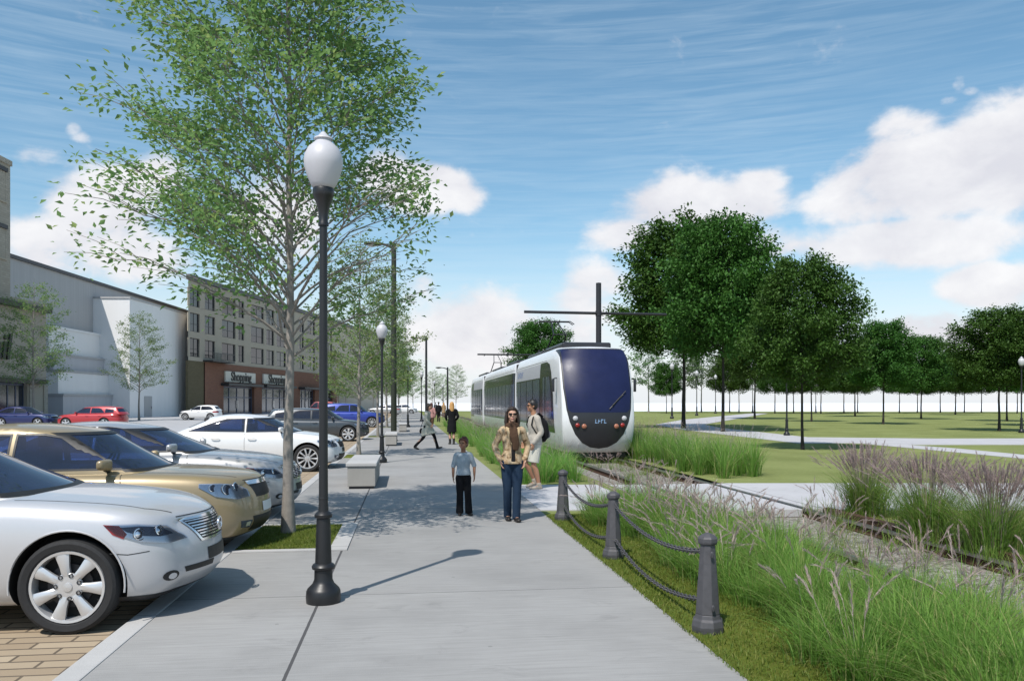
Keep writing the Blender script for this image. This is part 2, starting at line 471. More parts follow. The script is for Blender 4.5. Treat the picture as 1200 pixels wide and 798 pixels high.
def make_car(name, label, loc, paint, P, rz=0.0, group='cars parked in the bays', detail=2):
    """nose at the origin pointing +X, ground at z = 0"""
    L, W = P['L'], P['W']; hw = W/2
    rw = P.get('rw', .335)
    top = P['top']; crown = P.get('crown', .05)
    zb = P.get('zb', .20)
    root = thing(name, label, 'car', loc, rz, group, P.get('scale', 1.035))
    pl = P.get('plan', [(0, .60), (.06, .70), (.18, .82), (.38, .91), (.7, .965), (1.1, .99), (2.0, 1.0), (L-1.3, 1.0), (L-.7, .965), (L-.3, .88), (L-.08, .76), (L, .66)])
    pd, pw = zip(*pl); td, tz = zip(*top)
    def low(u, v, w):
        d = u * L
        h = hw * float(hermite(pd, pw, d))
        yy = 2*v - 1
        side = float(hermite([0, .12, .3, .55, .8, 1], [.90, .955, .985, 1.0, .985, .925], w))
        zt = float(hermite(td, tz, d)) - crown * abs(yy)**2.4
        bot = zb + .10 * max(0, 1 - d/.35)**2 * .6 + .10 * max(0, 1-(L-d)/.5)**2
        y = h * yy * side
        z = bot + (zt - bot) * w
        fb = max(0.0, 1 - d/.75); rb = max(0.0, 1 - (L-d)/.6)
        d2 = d + fb**1.5 * (P.get('bow', .15)*abs(yy)**2.0 + float(hermite([0, .22, .5, .72, 1], P.get('face', [.09, .0, .015, .035, .10]), w)))
        d2 -= rb**1.5 * (.12*yy*yy + float(hermite([0, .3, .6, 1], [.10, 0, .02, .08], w)))
        return Vector((-d2, y, z))
    nu = 84
    us = [0.5 - 0.5*math.cos(PI*i/nu)*(.55+.45*abs(math.cos(PI*i/nu))) for i in range(nu+1)]
    us[0], us[-1] = 0, 1
    shell = box_surface(nu, 22, 14, low, us)
    bmesh.ops.recalc_face_normals(shell, faces=shell.faces)
    for _ in range(3):
        bmesh.ops.smooth_vert(shell, verts=shell.verts, factor=.5, use_axis_x=True, use_axis_y=True, use_axis_z=True)
    shell.normal_update()
    # cabin
    d0, d1, d2, d3 = P['cab']; zc0 = P.get('zc0'); H = P['H']
    wb, wt = P.get('wb', .865)*hw, P.get('wt', .64)*hw
    def cab(u, v, w):
        yy = 2*v - 1
        we = float(hermite([0, .5, 1], [0, .53, 1], w))
        df = d0 + (d1-d0)*we; dr = d3 + (d2-d3)*we
        d = df + (dr-df)*u
        base0 = float(hermite(td, tz, min(max(d0 + (d3-d0)*u, 0), L))) - .07
        roof = H - P.get('arch', .10)*(2*u-1.06)**2 - .045*abs(yy)**2.2
        z = base0 + (roof-base0)*w
        hwid = wb + (wt-wb)*float(hermite([0, .5, 1], [0, .40, 1], w))
        hwid *= 1 - P.get('cabtaper', .09)*(2*u-1)**2 * (1 - .3*w)
        y = hwid*yy
        d -= (1-u)**3 * .20*(1-yy*yy) - u**3 * .12*(1-yy*yy)
        return Vector((-d, y, z))
    cshell = box_surface(48, 22, 16, cab)
    for _ in range(3):
        bmesh.ops.smooth_vert(cshell, verts=cshell.verts, factor=.5, use_axis_x=True, use_axis_y=True, use_axis_z=True)
    cshell.normal_update()
    # wheel openings
    me = bpy.data.meshes.new('body'); shell.to_mesh(me)
    me.materials.append(paint); me.materials.append(M['well'])
    wf, wr = P['axles']
    ra = rw + P.get('gap', .055)
    c = MB()
    for d in (wf, wr):
        for s in (-1, 1):
            c.lathe([(ra, s*hw*1.2), (ra, s*(hw-.30))] if s < 0 else [(ra, s*(hw-.30)), (ra, s*hw*1.2)], 56, (-d, 0, rw+.01), 1, axis='Y')
    cm = c.mesh('cutter', [paint, 'well'])
    bmc = bmesh.new(); bmc.from_mesh(cm); bmesh.ops.recalc_face_normals(bmc, faces=bmc.faces); bmc.to_mesh(cm); bmc.free()
    co = bpy.data.objects.new('cutter', cm); COL.objects.link(co)
    body_me = eval_mesh(me, [('BOOLEAN', dict(operation='DIFFERENCE', object=co, solver='EXACT', material_mode='INDEX'))], 'body')
    bpy.data.objects.remove(co)
    shade(body_me, 34)
    body = link('body', body_me, root)
    # arch lips
    # ----- windows cut out of the cabin
    def cz(w, u=.5): return None
    zl = P['belt'] + .035; zu = P['zu']
    def front_d(z):  # windscreen line at height z (side view)
        w = (z - P['belt']) / (H - .02 - P['belt']); return d0 + (d1-d0)*w
    def rear_d(z):
        w = (z - P['belt']) / (H - .02 - P['belt']); return d3 + (d2-d3)*w
    bp = P['pillar']
    pf = P.get('pf', .17)
    side_polys = [('front', [(-(front_d(zl)+pf+.02), zl), (-bp+.035, zl-.005), (-bp+.035, zu), (-(front_d(zu)+pf+.26), zu), (-(front_d(zu)+pf), zu-.05)])]
    rq = P.get('rear_end', .30)
    side_polys.append(('rear', [(-bp-.035, zl), (-(rear_d(zl)-rq), zl+.02), (-(rear_d(zu)-rq), zu-.06), (-(rear_d(zu)-rq-.2), zu-.005), (-bp-.035, zu)]))
    if P.get('quarter'):
        q0, q1 = P['quarter']
        side_polys.append(('quarter', [(-q0, zl+.02), (-q1, zl+.06), (-q1+.03, zu-.12), (-q0, zu-.05)]))
    def yw(z):
        w = (z-P['belt'])/(H-P['belt']); return wb + (wt-wb)*w
    zsl, zsu = P['belt']+.015, H-.075-P.get('arch', .10)*.5
    scr = [(-(yw(zsl)-.045)*P.get('scr', 1), zsl), ((yw(zsl)-.045)*P.get('scr', 1), zsl), (yw(zsu)-.085, zsu), (-(yw(zsu)-.085), zsu)]
    rzl = P.get('rzl', P['belt']+.06); rzu = H-.10-P.get('arch', .10)*.8
    rsc = [(-(yw(rzl)-.10), rzl), (yw(rzl)-.10, rzl), (yw(rzu)-.12, rzu), (-(yw(rzu)-.12), rzu)]
    panes = []
    body_c = cshell.copy()
    for nm, poly in side_polys:
        for s in (-1, 1):
            panes.append(('window', patch(cshell, poly, X_, Z_, Y_*s, -.004, .3)))
            cut(body_c, poly, X_, Z_, 'out', Y_*s, .3)
    panes.append(('windscreen', patch(cshell, scr, Y_, Z_, X_, -.004, .12)))
    cut(body_c, scr, Y_, Z_, 'out', X_, .12)
    panes.append(('rear_window', patch(cshell, rsc, Y_, Z_, -X_, -.004, .12)))
    cut(body_c, rsc, Y_, Z_, 'out', -X_, .12)
    # drop the cabin's floor
    body_c.normal_update()
    bmesh.ops.delete(body_c, geom=[f for f in body_c.faces if f.normal.z < -.6], context='FACES')
    bm_obj(body_c, 'roof', [paint], root, 34)
    for nm, b in panes:
        gm = P.get('glass', 'car_glass')
        bm_obj(b, nm, gm, root, 50)
    # black rubber round the panes
    seals = []
    def grow(poly, k):
        cx = sum(p[0] for p in poly)/len(poly); cy = sum(p[1] for p in poly)/len(poly)
        return [(cx + (x-cx)*(1 + k/max(.2, abs(x-cx)+1e-6) if abs(x-cx) > .05 else 1), cy + (y-cy)*(1 + k/max(.1, abs(y-cy)+1e-6))) for x, y in poly]
    if detail > 1:
        for nm, poly in side_polys:
            for s in (-1, 1):
                seals.append(patch(cshell, grow(poly, .018), X_, Z_, Y_*s, .002, .3, inner=grow(poly, -.004)))
        seals.append(patch(cshell, grow(scr, .02), Y_, Z_, X_, .002, .12, inner=grow(scr, -.012)))
        bm_obj(bm_join(seals), 'window_seal', 'black_plastic', root, 40)
    # interior
    it = MB()
    ib = P['belt'] - .10
    it.box(-(d3-.25), -wb*.86, ib-.02, -(d0+.30), wb*.86, ib+.02, 1)
    it.cbox((-(d0+.52), 0, P['belt']+.005), (.40, wb*1.70, .10), 1)
    it.build('cabin_trim', ['seat', 'cabin_dark'], root, None, .02)
    for row, d in enumerate((bp-.05, bp+.88)):
        for s in (-1, 1):
            if d > d3-.45: continue
            st = MB()
            st.cbox((-d-.10, s*.36, P['belt']-.02), (.15, .46, .46), 0, None)
            st.cbox((-d-.14, s*.36, P['belt']+.30), (.10, .26, .16), 0)
            st.build('seat', ['seat'], root, 40, .045)
    sw = MB()
    ctr = Vector((-(d0+.74), -.36*P.get('rhd', -1), P['belt']+.02)); tilt = Matrix.Rotation(R(-65), 4, 'Y')
    ring = [ctr + tilt @ Vector((.18*math.cos(a), .18*math.sin(a), 0)) for a in [2*PI*i/24 for i in range(25)]]
    sw.tube(ring, .014, 8)
    for a in (0, 2.2, 4.1):
        sw.tube([ctr, ctr + tilt @ Vector((.18*math.cos(a), .18*math.sin(a), 0))], .012, 6)
    sw.build('steering_wheel', 'black_plastic', root, 50)
    # wheels
    tyre, rim = wheel_meshes(P.get('rim', 'seven'), rw)
    for d in (wf, wr):
        for s in (-1, 1):
            w = bpy.data.objects.new('wheel', None); COL.objects.link(w); w.parent = root
            w.location = (-d, s*(hw-.125), rw); w.rotation_euler = (0, R(rng.uniform(0, 50)), 0 if s < 0 else PI)
            link('tyre', tyre, w); link('rim', rim, w)
    for d in (wf, wr):
        for s in (-1, 1):
            ang = [R(a) for a in range(-8, 189, 7)]
            lip = MB(); pts = []
            for a in ang:
                pts.append((-d + (ra+.002)*math.cos(a), s*(hw-.022), rw+.01+(ra+.002)*math.sin(a)))
            lip.tube(pts, .008, 6)
            lip.build('arch_trim', [paint], root, 50)
    # ----- pieces laid on the lower body
    def strips(poly_list, U, V, Wd, wd, wmin, off=.0015):
        out = []
        for pl_ in poly_list:
            for a, b in zip(pl_, pl_[1:]):
                e = Vector((b[0]-a[0], b[1]-a[1])); l = e.length
                if l < 1e-5: continue
                n = Vector((-e.y, e.x))/l*wd/2; t = e/l*wd*.3
                out.append(patch(shell, [(a[0]+n.x-t.x, a[1]+n.y-t.y), (a[0]-n.x-t.x, a[1]-n.y-t.y), (b[0]-n.x+t.x, b[1]-n.y+t.y), (b[0]+n.x+t.x, b[1]+n.y+t.y)], U, V, Wd, off, wmin))
        return out
    sd = P['belt']-.075
    a0 = wf + ra + .10; a1 = bp; a2 = wr - ra*.72
    door_lines = [[(-a0, .33), (-a0+.02, .60), (-a0-.06, sd+.06)], [(-a1, .33), (-a1, sd+.06)], [(-a0, .33), (-a1, .33)], [(-a1, .33), (-a2-.06, .36), (-a2-.12, .55), (-a2-.30, sd+.06)]]
    if detail > 1:
        for s in (-1, 1): bm_obj(bm_join(strips(door_lines, X_, Z_, Y_*s, .008, .3)), 'shut_line', 'seam', root, 40)
    for s in (-1, 1):
        for d in (a1-.18, a2-.06+.02):
            hb = MB()
            hb.tube([(-d-.10, s*(hw+.006), sd-.06), (-d-.06, s*(hw+.026), sd-.055), (-d+.06, s*(hw+.026), sd-.055), (-d+.10, s*(hw+.006), sd-.06)], [.012, .014, .014, .012], 8)
            hb.build('door_handle', [paint], root, 50)
        if s in P.get('no_mirror', ()): continue
        mr = MB()
        md = front_d(zl)+pf+.16
        ym = s*(yw(zl)+.12)
        bx = bmesh.new(); bmesh.ops.create_cube(bx, size=1)
        for v in bx.verts:
            k = 1 - .25*(v.co.y*s + .5)
            v.co = Vector((v.co.x*.10*k - (v.co.y*s)*.03, v.co.y*.215, v.co.z*.135*k + .01*(v.co.y*s)))
        bmesh.ops.bevel(bx, geom=bx.edges[:], offset=.034, segments=4, affect='EDGES', profile=.5)
        bx.verts.index_update()
        mr.add([v.co + Vector((-md+.01, ym, zl+.05)) for v in bx.verts], [tuple(v.index for v in f.verts) for f in bx.faces], 0); bx.free()
        mr.tube([(-md, s*(yw(zl)-.03), zl-.02), (-md+.01, ym-s*.04, zl+.0)], [.03, .025], 8, 1)
        mr.build('wing_mirror', [paint, 'black_plastic'], root, 60)
    P['nose'](root, shell, paint, P, strips)
    # tail
    for s in (-1, 1):
        zt_ = P['tail']
        k = patch(shell, [(s*.42*W/1.82, zt_-.12), (s*.95*W/1.82, zt_-.10), (s*.95*W/1.82, zt_+.05), (s*.5*W/1.82, zt_+.04)], Y_, Z_, -X_, .004, .15)
        bm_obj(k, 'tail_light', 'lens_red', root)
    shell.free(); cshell.free()
    return root

def lamp_side(s, a=45):
    ca, sa = math.cos(R(a)), math.sin(R(a))
    return Vector((-sa, s*ca, 0)), Z_, Vector((ca, s*sa, 0))

def nose_sedan(root, shell, paint, P, strips):
    """wide barred grille with a round badge, swept lamps with a red tip, low slot intake"""
    hi = P.get('nz', 0)
    bars = patch(shell, [(-.46, .745+hi), (.46, .745+hi), (.33, .575+hi), (-.33, .575+hi)], Y_, Z_, X_, .002, .1)
    gr = bm_obj(bars, 'grille', 'black_plastic', root)
    frame = patch(shell, [(-.49, .762+hi), (.49, .762+hi), (.345, .558+hi), (-.345, .558+hi)], Y_, Z_, X_, .008, .1, inner=[(-.455, .742+hi), (.455, .742+hi), (.328, .578+hi), (-.328, .578+hi)])
    bm_obj(frame, 'grille_frame', 'chrome', gr)
    sl = []
    for i in range(7):
        z = .597 + hi + i*.0225
        sl.append(patch(shell, [(-.46, z-.005), (.46, z-.005), (.46, z+.005), (-.46, z+.005)], Y_, Z_, X_, .012, .1))
    b = bm_join(sl)
    cut(b, [(-.45, .74+hi), (.45, .74+hi), (.325, .58+hi), (-.325, .58+hi)], Y_, Z_, 'in', X_, .05)
    bm_obj(b, 'grille_slats', 'chrome', gr)
    xg = max(v.co.x for v in shell.verts if abs(v.co.y) < .1 and abs(v.co.z-.66-hi) < .05)
    em = MB()
    ring = [(xg+.022, .062*math.cos(a), .66+hi+.050*math.sin(a)) for a in [2*PI*i/28 for i in range(29)]]
    em.tube(ring, .009, 6, ref=(1, 0, 0))
    em.tube([(xg+.022, -.03, .685+hi), (xg+.022, -.018, .64+hi), (xg+.022, .045, .652+hi)], .007, 6)
    em.build('badge', 'chrome', gr, 50)
    for s in (-1, 1):
        U, V, Wd = lamp_side(s, 50)
        poly = P.get('lamp', [(.43, .610+hi), (.46, .640+hi), (.62, .735+hi), (.86, .772+hi), (1.07, .775+hi), (1.0, .70+hi), (.84, .635+hi), (.62, .60+hi)])
        h = bm_obj(patch(shell, poly, U, V, Wd, .003, .05), 'headlight', 'lens_silver', root)
        cx = sum(p[0] for p in poly)/len(poly); cy = sum(p[1] for p in poly)/len(poly)
        inner = [(cx+(x-cx)*.62+.03, cy+(y-cy)*.52+.022) for x, y in poly]
        bm_obj(patch(shell, inner, U, V, Wd, .005, .05), 'bezel', 'lens_smoke', h)
        tip = [(.975, .765+hi), (1.07, .777+hi), (1.02, .70+hi), (.955, .665+hi), (.93, .70+hi)]
        if P.get('tip', True): bm_obj(patch(shell, tip, U, V, Wd, .006, .02), 'marker', 'lens_red', h)
        shell.faces.ensure_lookup_table()
        for t, rr_ in ((.30, .036), (.55, .040)):
            u = poly[0][0] + (poly[4][0]-poly[0][0])*(t+.12)
            zz = cy + .018 + t*.02
            near_v = min(shell.verts, key=lambda v: abs(v.co.dot(U)-u) + abs(v.co.z-zz) + (0 if v.normal.dot(Wd) > .3 else 9))
            pr = MB()
            n = near_v.normal.copy(); q = (n + Vector((.35, 0, 0))).normalized()
            rot = q.to_track_quat('Z', 'Y').to_matrix().to_4x4()
            mt = Matrix.Translation(near_v.co + n*.004) @ rot
            pr.lathe([(rr_+.008, -.03), (rr_+.008, .003), (rr_, .005), (rr_*.95, -.006), (rr_*.7, .002), (.001, .006)], 18, mat=mt)
            pr.build('lamp', 'chrome', h, 50)
        bm_obj(patch(shell, poly, U, V, Wd, .012, .05), 'lens', 'lens_clear', h)
        if P.get('fog', True):
            U2, V2, W2 = lamp_side(s, 30)
            fp = [(.70+.075*math.cos(a), .385+.040*math.sin(a)) for a in [2*PI*i/14 for i in range(14)]]
            fg = bm_obj(patch(shell, fp, U2, V2, W2, .003, .1), 'fog_light', 'black_plastic', root)
            fp2 = [(.69+.040*math.cos(a), .380+.024*math.sin(a)) for a in [2*PI*i/14 for i in range(14)]]
            bm_obj(patch(shell, fp2, U2, V2, W2, .007, .1), 'lens', 'lens_silver', fg)
        bm_obj(patch(shell, [(s*.20, .385), (s*.54, .385), (s*.56, .43), (s*.18, .43)], Y_, Z_, X_, .003, .1), 'air_intake', 'black_plastic', root)
    bm_obj(patch(shell, [(-.27, .435), (.27, .435), (.27, .535), (-.27, .535)], Y_, Z_, X_, .004, .1), 'plate_holder', 'black_plastic', root)
    hs = strips([[(-.50, P['hz']), (.50, P['hz'])]], Y_, Z_, X_, .008, .0)
    hood = []
    ys = P.get('hood_y', .66)
    for s in (-1, 1):
        hood += strips([[(-.28, s*.50), (-.45, s*.62), (-.8, s*ys), (-P['cab'][0]-.08, s*(ys+.07))]], X_, Y_, Z_, .010, .3)
        hood += strips([[(-.62, .60), (-.50, .585), (-.36, .60)]], X_, Z_, Y_*s, .007, .3)
    bm_obj(bm_join(hs+hood), 'bonnet_seam', 'seam', root)
    bm_obj(patch(shell, [(-.84, .19), (.84, .19), (.84, .255), (-.84, .255)], Y_, Z_, X_, .003, .05), 'lip_spoiler', 'black_plastic', root)

def nose_hatch(root, shell, paint, P, strips):
    """dark grille with a chrome brow, big clear lamps, white plate, square lower intake"""
    hi = P.get('nz', 0)
    gr = bm_obj(patch(shell, [(-.40, .745+hi), (.40, .745+hi), (.36, .60+hi), (-.36, .60+hi)], Y_, Z_, X_, .002, .1), 'grille', 'black_plastic', root)
    bm_obj(patch(shell, [(-.45, .790+hi), (.45, .790+hi), (.42, .745+hi), (-.42, .745+hi)], Y_, Z_, X_, .012, .05), 'grille_brow', 'chrome', gr)
    sl = []
    for i in range(13):
        y = -.33 + i*.055
        sl.append(patch(shell, [(y-.005, .61+hi), (y+.005, .61+hi), (y+.005, .74+hi), (y-.005, .74+hi)], Y_, Z_, X_, .008, .1))
    bm_obj(bm_join(sl), 'grille_slats', 'dark_metal', gr)
    for s in (-1, 1):
        U, V, Wd = lamp_side(s, 50)
        poly = P.get('lamp', [(.42, .620+hi), (.44, .70+hi), (.58, .765+hi), (.82, .795+hi), (1.02, .80+hi), (1.03, .76+hi), (.88, .655+hi), (.62, .605+hi)])
        h = bm_obj(patch(shell, poly, U, V, Wd, .003, .05), 'headlight', 'lens_silver', root)
        cy = sum(p[1] for p in poly)/len(poly)
        for t, rr_ in ((.22, .045), (.46, .055), (.70, .034)):
            u = .44 + .55*t + .06; zz = cy + .01 + t*.05
            near_v = min(shell.verts, key=lambda v: abs(v.co.dot(U)-u) + abs(v.co.z-zz) + (0 if v.normal.dot(Wd) > .3 else 9))
            pr = MB()
            q = (near_v.normal + Vector((.35, 0, 0))).normalized()
            mt = Matrix.Translation(near_v.co + near_v.normal*.004) @ q.to_track_quat('Z', 'Y').to_matrix().to_4x4()
            pr.lathe([(rr_+.008, -.03), (rr_+.008, .003), (rr_, .005)], 16, mat=mt, mi=0, caps=False)
            pr.lathe([(rr_, .003), (.001, -.004)], 16, mat=mt, mi=1)
            pr.build('lamp', ['chrome', 'lens_smoke'], h, 50)
        bm_obj(patch(shell, poly, U, V, Wd, .012, .05), 'lens', 'lens_clear', h)
        U2, V2, W2 = lamp_side(s, 30)
        fg = bm_obj(patch(shell, [(.47, .31), (.66, .33), (.68, .41), (.47, .40)], U2, V2, W2, .003, .1), 'fog_light', 'lens_smoke', root)
        bm_obj(patch(shell, [(.50, .335), (.58, .335), (.58, .385), (.50, .385)], U2, V2, W2, .006, .1), 'lens', 'lens_silver', fg)
    bm_obj(patch(shell, [(-.26, .475), (.26, .475), (.26, .585), (-.26, .585)], Y_, Z_, X_, .008, .1), 'number_plate', 'plate_white' if P.get('plate', True) else 'black_plastic', root)
    bm_obj(patch(shell, [(-.42, .27), (.42, .27), (.47, .44), (-.47, .44)], Y_, Z_, X_, .003, .1), 'air_intake', 'black_plastic', root)
    bm_obj(patch(shell, [(-.84, .17), (.84, .17), (.84, .235), (-.84, .235)], Y_, Z_, X_, .003, .05), 'lip_spoiler', 'black_plastic', root)
    hood = strips([[(-.47, P['hz']), (.47, P['hz'])]], Y_, Z_, X_, .008, .0)
    ys = P.get('hood_y', .64)
    for s in (-1, 1):
        hood += strips([[(-.30, s*.50), (-.5, s*.60), (-.8, s*ys), (-P['cab'][0]-.08, s*(ys+.06))]], X_, Y_, Z_, .010, .3)
    bm_obj(bm_join(hood), 'bonnet_seam', 'seam', root)

SEDAN = dict(L=4.95, W=1.84, H=1.50, belt=1.02, zu=1.385, rw=.358, axles=(.92, 3.83), pillar=2.78, nz=.04,
    top=[(0, .83), (.12, .875), (.4, .94), (.9, 1.0), (1.35, 1.035), (1.7, 1.04), (2.6, 1.04), (3.6, 1.06), (4.2, 1.085), (4.7, 1.07), (4.95, 1.01)],
    cab=(1.28, 2.25, 3.55, 4.35), nose=nose_sedan, tail=.86, hz=.822, rim='seven', arch=.085)
HATCH = dict(SEDAN, L=4.6, H=1.51, rw=.345, axles=(.90, 3.48), pillar=2.62, zu=1.385, belt=.985, nz=.05,
    top=[(0, .85), (.12, .90), (.4, .945), (.9, .985), (1.3, 1.0), (1.7, 1.0), (2.6, 1.01), (3.6, 1.02), (4.1, 1.04), (4.4, 1.02), (4.6, .96)],
    cab=(1.22, 2.05, 3.35, 4.25), nose=nose_hatch, hz=.852, rim='five')
COMPACT = dict(HATCH, nz=.0, L=4.25, H=1.53, axles=(.86, 3.42), pillar=2.40, zu=1.40, belt=.99,
    top=[(0, .80), (.12, .85), (.4, .915), (.9, .985), (1.25, 1.02), (1.7, 1.02), (2.6, 1.03), (3.6, 1.05), (4.05, 1.04), (4.25, .98)],
    cab=(1.10, 1.95, 3.65, 4.12), rear_end=.34, nose=nose_hatch, hz=.808, rim='ten', rzl=1.12)
ESTATE = dict(HATCH, nz=.0, hz=.808, L=4.7, H=1.52, axles=(.90, 3.55), pillar=2.55, zu=1.39, belt=.985,
    top=[(0, .80), (.12, .85), (.4, .90), (.9, .97), (1.3, 1.0), (1.7, 1.0), (2.6, 1.01), (3.9, 1.03), (4.5, 1.02), (4.7, .97)],
    cab=(1.22, 2.0, 4.25, 4.62), rear_end=1.05, quarter=(3.55, 4.15), rzl=1.12)
OFFROAD = dict(HATCH, L=4.65, W=1.9, H=1.72, zb=.28, rw=.37, axles=(.92, 3.6), pillar=2.5, zu=1.58, belt=1.10, nz=.10,
    top=[(0, .92), (.12, .97), (.4, 1.03), (.9, 1.09), (1.3, 1.12), (1.7, 1.13), (2.6, 1.13), (3.9, 1.14), (4.45, 1.12), (4.65, 1.05)],
    cab=(1.30, 2.0, 4.2, 4.58), rear_end=1.05, quarter=(3.5, 4.1), rzl=1.25, hz=.925, tail=1.0)
PKZ = -0.055
C_SILVER = car_paint('pearl silver car paint', (0.53, 0.53, 0.545), .25, .34)
C_GOLD = car_paint('gold car paint', (0.31, 0.24, 0.135), .25, .40)
C_GREY = car_paint('silver grey car paint', (0.43, 0.43, 0.44), .45, .36)
C_WHITE = car_paint('white car paint', (0.74, 0.74, 0.74), .05, .36)
C_COAL = car_paint('charcoal car paint', (0.055, 0.065, 0.075), .35, .34)
C_BLUE = car_paint('royal blue car paint', (0.02, 0.045, 0.30), .2, .34)
C_NAVY = car_paint('navy car paint', (0.010, 0.018, 0.10), .2, .34)
C_RED = car_paint('red car paint', (0.42, 0.025, 0.03), .1, .34)
C_MAROON = car_paint('maroon car paint', (0.25, 0.03, 0.03), .2, .34)
BAY = 'cars parked nose in to the kerb'
make_car('parked_car', 'pearl silver saloon car closest to us, its barred grille overhanging the kerb', (-1.68, 7.62, PKZ), C_SILVER, dict(SEDAN, no_mirror=(1,)), group=BAY)
make_car('parked_car', 'gold hatchback with clear headlights and a white number plate', (-1.72, 10.5, PKZ), C_GOLD, dict(HATCH), group=BAY)
make_car('parked_car', 'silver grey saloon between the gold car and the white hatchback', (-1.69, 13.3, PKZ), C_GREY, dict(SEDAN, H=1.47, rim='five'), group=BAY)
make_car('parked_car', 'white hatchback with blue tinted windows parked beyond an empty bay', (-1.72, 22.6, PKZ), C_WHITE, dict(COMPACT, L=4.5, H=1.46, zu=1.335, plate=False, rim='ten', cab=(1.12, 2.05, 3.25, 4.30), rear_end=.42), group=BAY)
make_car('parked_car', 'charcoal estate car with silver spoked wheels in front of the blue off-roader', (-1.85, 39.5, PKZ), C_COAL, dict(ESTATE, glass='car_glass_dark', plate=False, rim='seven'), group=BAY)
make_car('parked_car', 'royal blue off-roader just beyond the charcoal estate', (-1.7, 61.5, PKZ), C_BLUE, dict(OFFROAD, glass='car_glass_dark', plate=False, rim='ten'), group=BAY, detail=1)
FAR = 'cars parked on the far side of the car park'
def side_car(px_nose, d, flip, **k):
    p = far(px_nose, d, PKZ); return (p.x, p.y, PKZ), (PI - YAW if flip else -YAW)
l, r_ = side_car(67, 60, False)
make_car('parked_car', 'navy blue car in front of the beige brick shop', l, C_NAVY, dict(HATCH, glass='car_glass_dark', plate=False), r_, FAR, 1)
l, r_ = side_car(70, 59, True)
make_car('parked_car', 'red estate car in front of the grey corrugated hall', l, C_RED, dict(ESTATE, glass='car_glass', plate=False), r_, FAR, 1)
l, r_ = side_car(211, 86, True)
make_car('parked_car', 'small pale blue white hatchback in front of the white block', l, C_WHITE, dict(COMPACT, glass='car_glass_dark', plate=False), r_, FAR, 1)
l, r_ = side_car(351, 105, True)
make_car('parked_car', 'maroon off-roader far behind the charcoal estate', l, C_MAROON, dict(OFFROAD, H=1.95, zu=1.8, plate=False, glass='car_glass_dark'), r_, FAR, 1)
l, r_ = side_car(489, 135, False)
make_car('parked_car', 'distant white hatchback beside the end of the pavement', l, C_WHITE, dict(COMPACT, plate=False, glass='car_glass_dark'), r_, FAR, 1)
l, r_ = side_car(430, 120, True)
make_car('parked_car', 'distant silver saloon beyond the blue off-roader', l, C_GREY, dict(SEDAN, glass='car_glass_dark'), r_, FAR, 1)
# ------------------------------------------------------------------ camera, sun, sky
cam = bpy.data.cameras.new('camera'); cam.sensor_width = 36; cam.lens = 36*FOC/1200
cam.shift_y = 73/1200; cam.clip_end = 6000; cam.clip_start = .05
co = bpy.data.objects.new('camera', cam); COL.objects.link(co)
co.location = (0, 0, EYE); co.rotation_euler = (R(90), 0, -YAW)
scene.camera = co
SUN_TO = Vector((-1.39, -2.13, 3.75)).normalized()
sl = bpy.data.lights.new('sun', 'SUN'); sl.energy = 4.5; sl.angle = R(.55); sl.color = (1.0, .955, .89)
so = bpy.data.objects.new('sun', sl); COL.objects.link(so)
so.rotation_euler = SUN_TO.to_track_quat('Z', 'Y').to_euler()
so.location = (-20, -30, 50)
vs = scene.view_settings
vs.view_transform = 'Standard'; vs.look = 'None'; vs.gamma = 1; vs.exposure = 0.0; vs.use_curve_mapping = False
scene.cycles.use_denoising = True
scene.cycles.max_bounces = 8; scene.cycles.transparent_max_bounces = 24
scene.cycles.caustics_reflective = False; scene.cycles.caustics_refractive = False

w = bpy.data.worlds.new('World'); scene.world = w; w.use_nodes = True
nt = w.node_tree
for n in list(nt.nodes): nt.nodes.remove(n)
wo = nt.nodes.new('ShaderNodeOutputWorld')
sky = nt.nodes.new('ShaderNodeTexSky'); sky.sky_type = 'NISHITA'; sky.sun_disc = False
sky.sun_elevation = math.asin(SUN_TO.z)
sky.sun_rotation = math.atan2(SUN_TO.x, SUN_TO.y)
sky.air_density = 1.0; sky.dust_density = .6; sky.ozone_density = 1.6; sky.altitude = 50
tc = nt.nodes.new('ShaderNodeTexCoord')
D = tc.outputs['Generated']
sx = nt.nodes.new('ShaderNodeSeparateXYZ'); nt.links.new(D, sx.inputs[0])
az = math_n(nt, 'ARCTAN2', sx.outputs[0], sx.outputs[1])
hl = math_n(nt, 'SQRT', math_n(nt, 'ADD', math_n(nt, 'MULTIPLY', sx.outputs[0], sx.outputs[0]), math_n(nt, 'MULTIPLY', sx.outputs[1], sx.outputs[1])))
el = math_n(nt, 'ARCTAN2', sx.outputs[2], hl)
ae = nt.nodes.new('ShaderNodeCombineXYZ'); nt.links.new(az, ae.inputs[0]); nt.links.new(el, ae.inputs[1])
def cloud_noise(offx, offy, sc, det, sy=1.5):
    m = nt.nodes.new('ShaderNodeMapping'); m.inputs['Location'].default_value = (offx, offy*sy, 0); m.inputs['Scale'].default_value = (1, sy, 1)
    nt.links.new(ae.outputs[0], m.inputs['Vector'])
    return noise_n(nt, m.outputs[0], sc, det, .58, .25)
big = cloud_noise(.3, .1, 9.0, 9)
def skyang(px, py):
    x = (px-600)/FOC; y = (472-py)/FOC
    v = Vector((x*CY + SY, -x*SY + CY, y))
    return math.atan2(v.x, v.y), math.atan2(v.z, math.hypot(v.x, v.y))
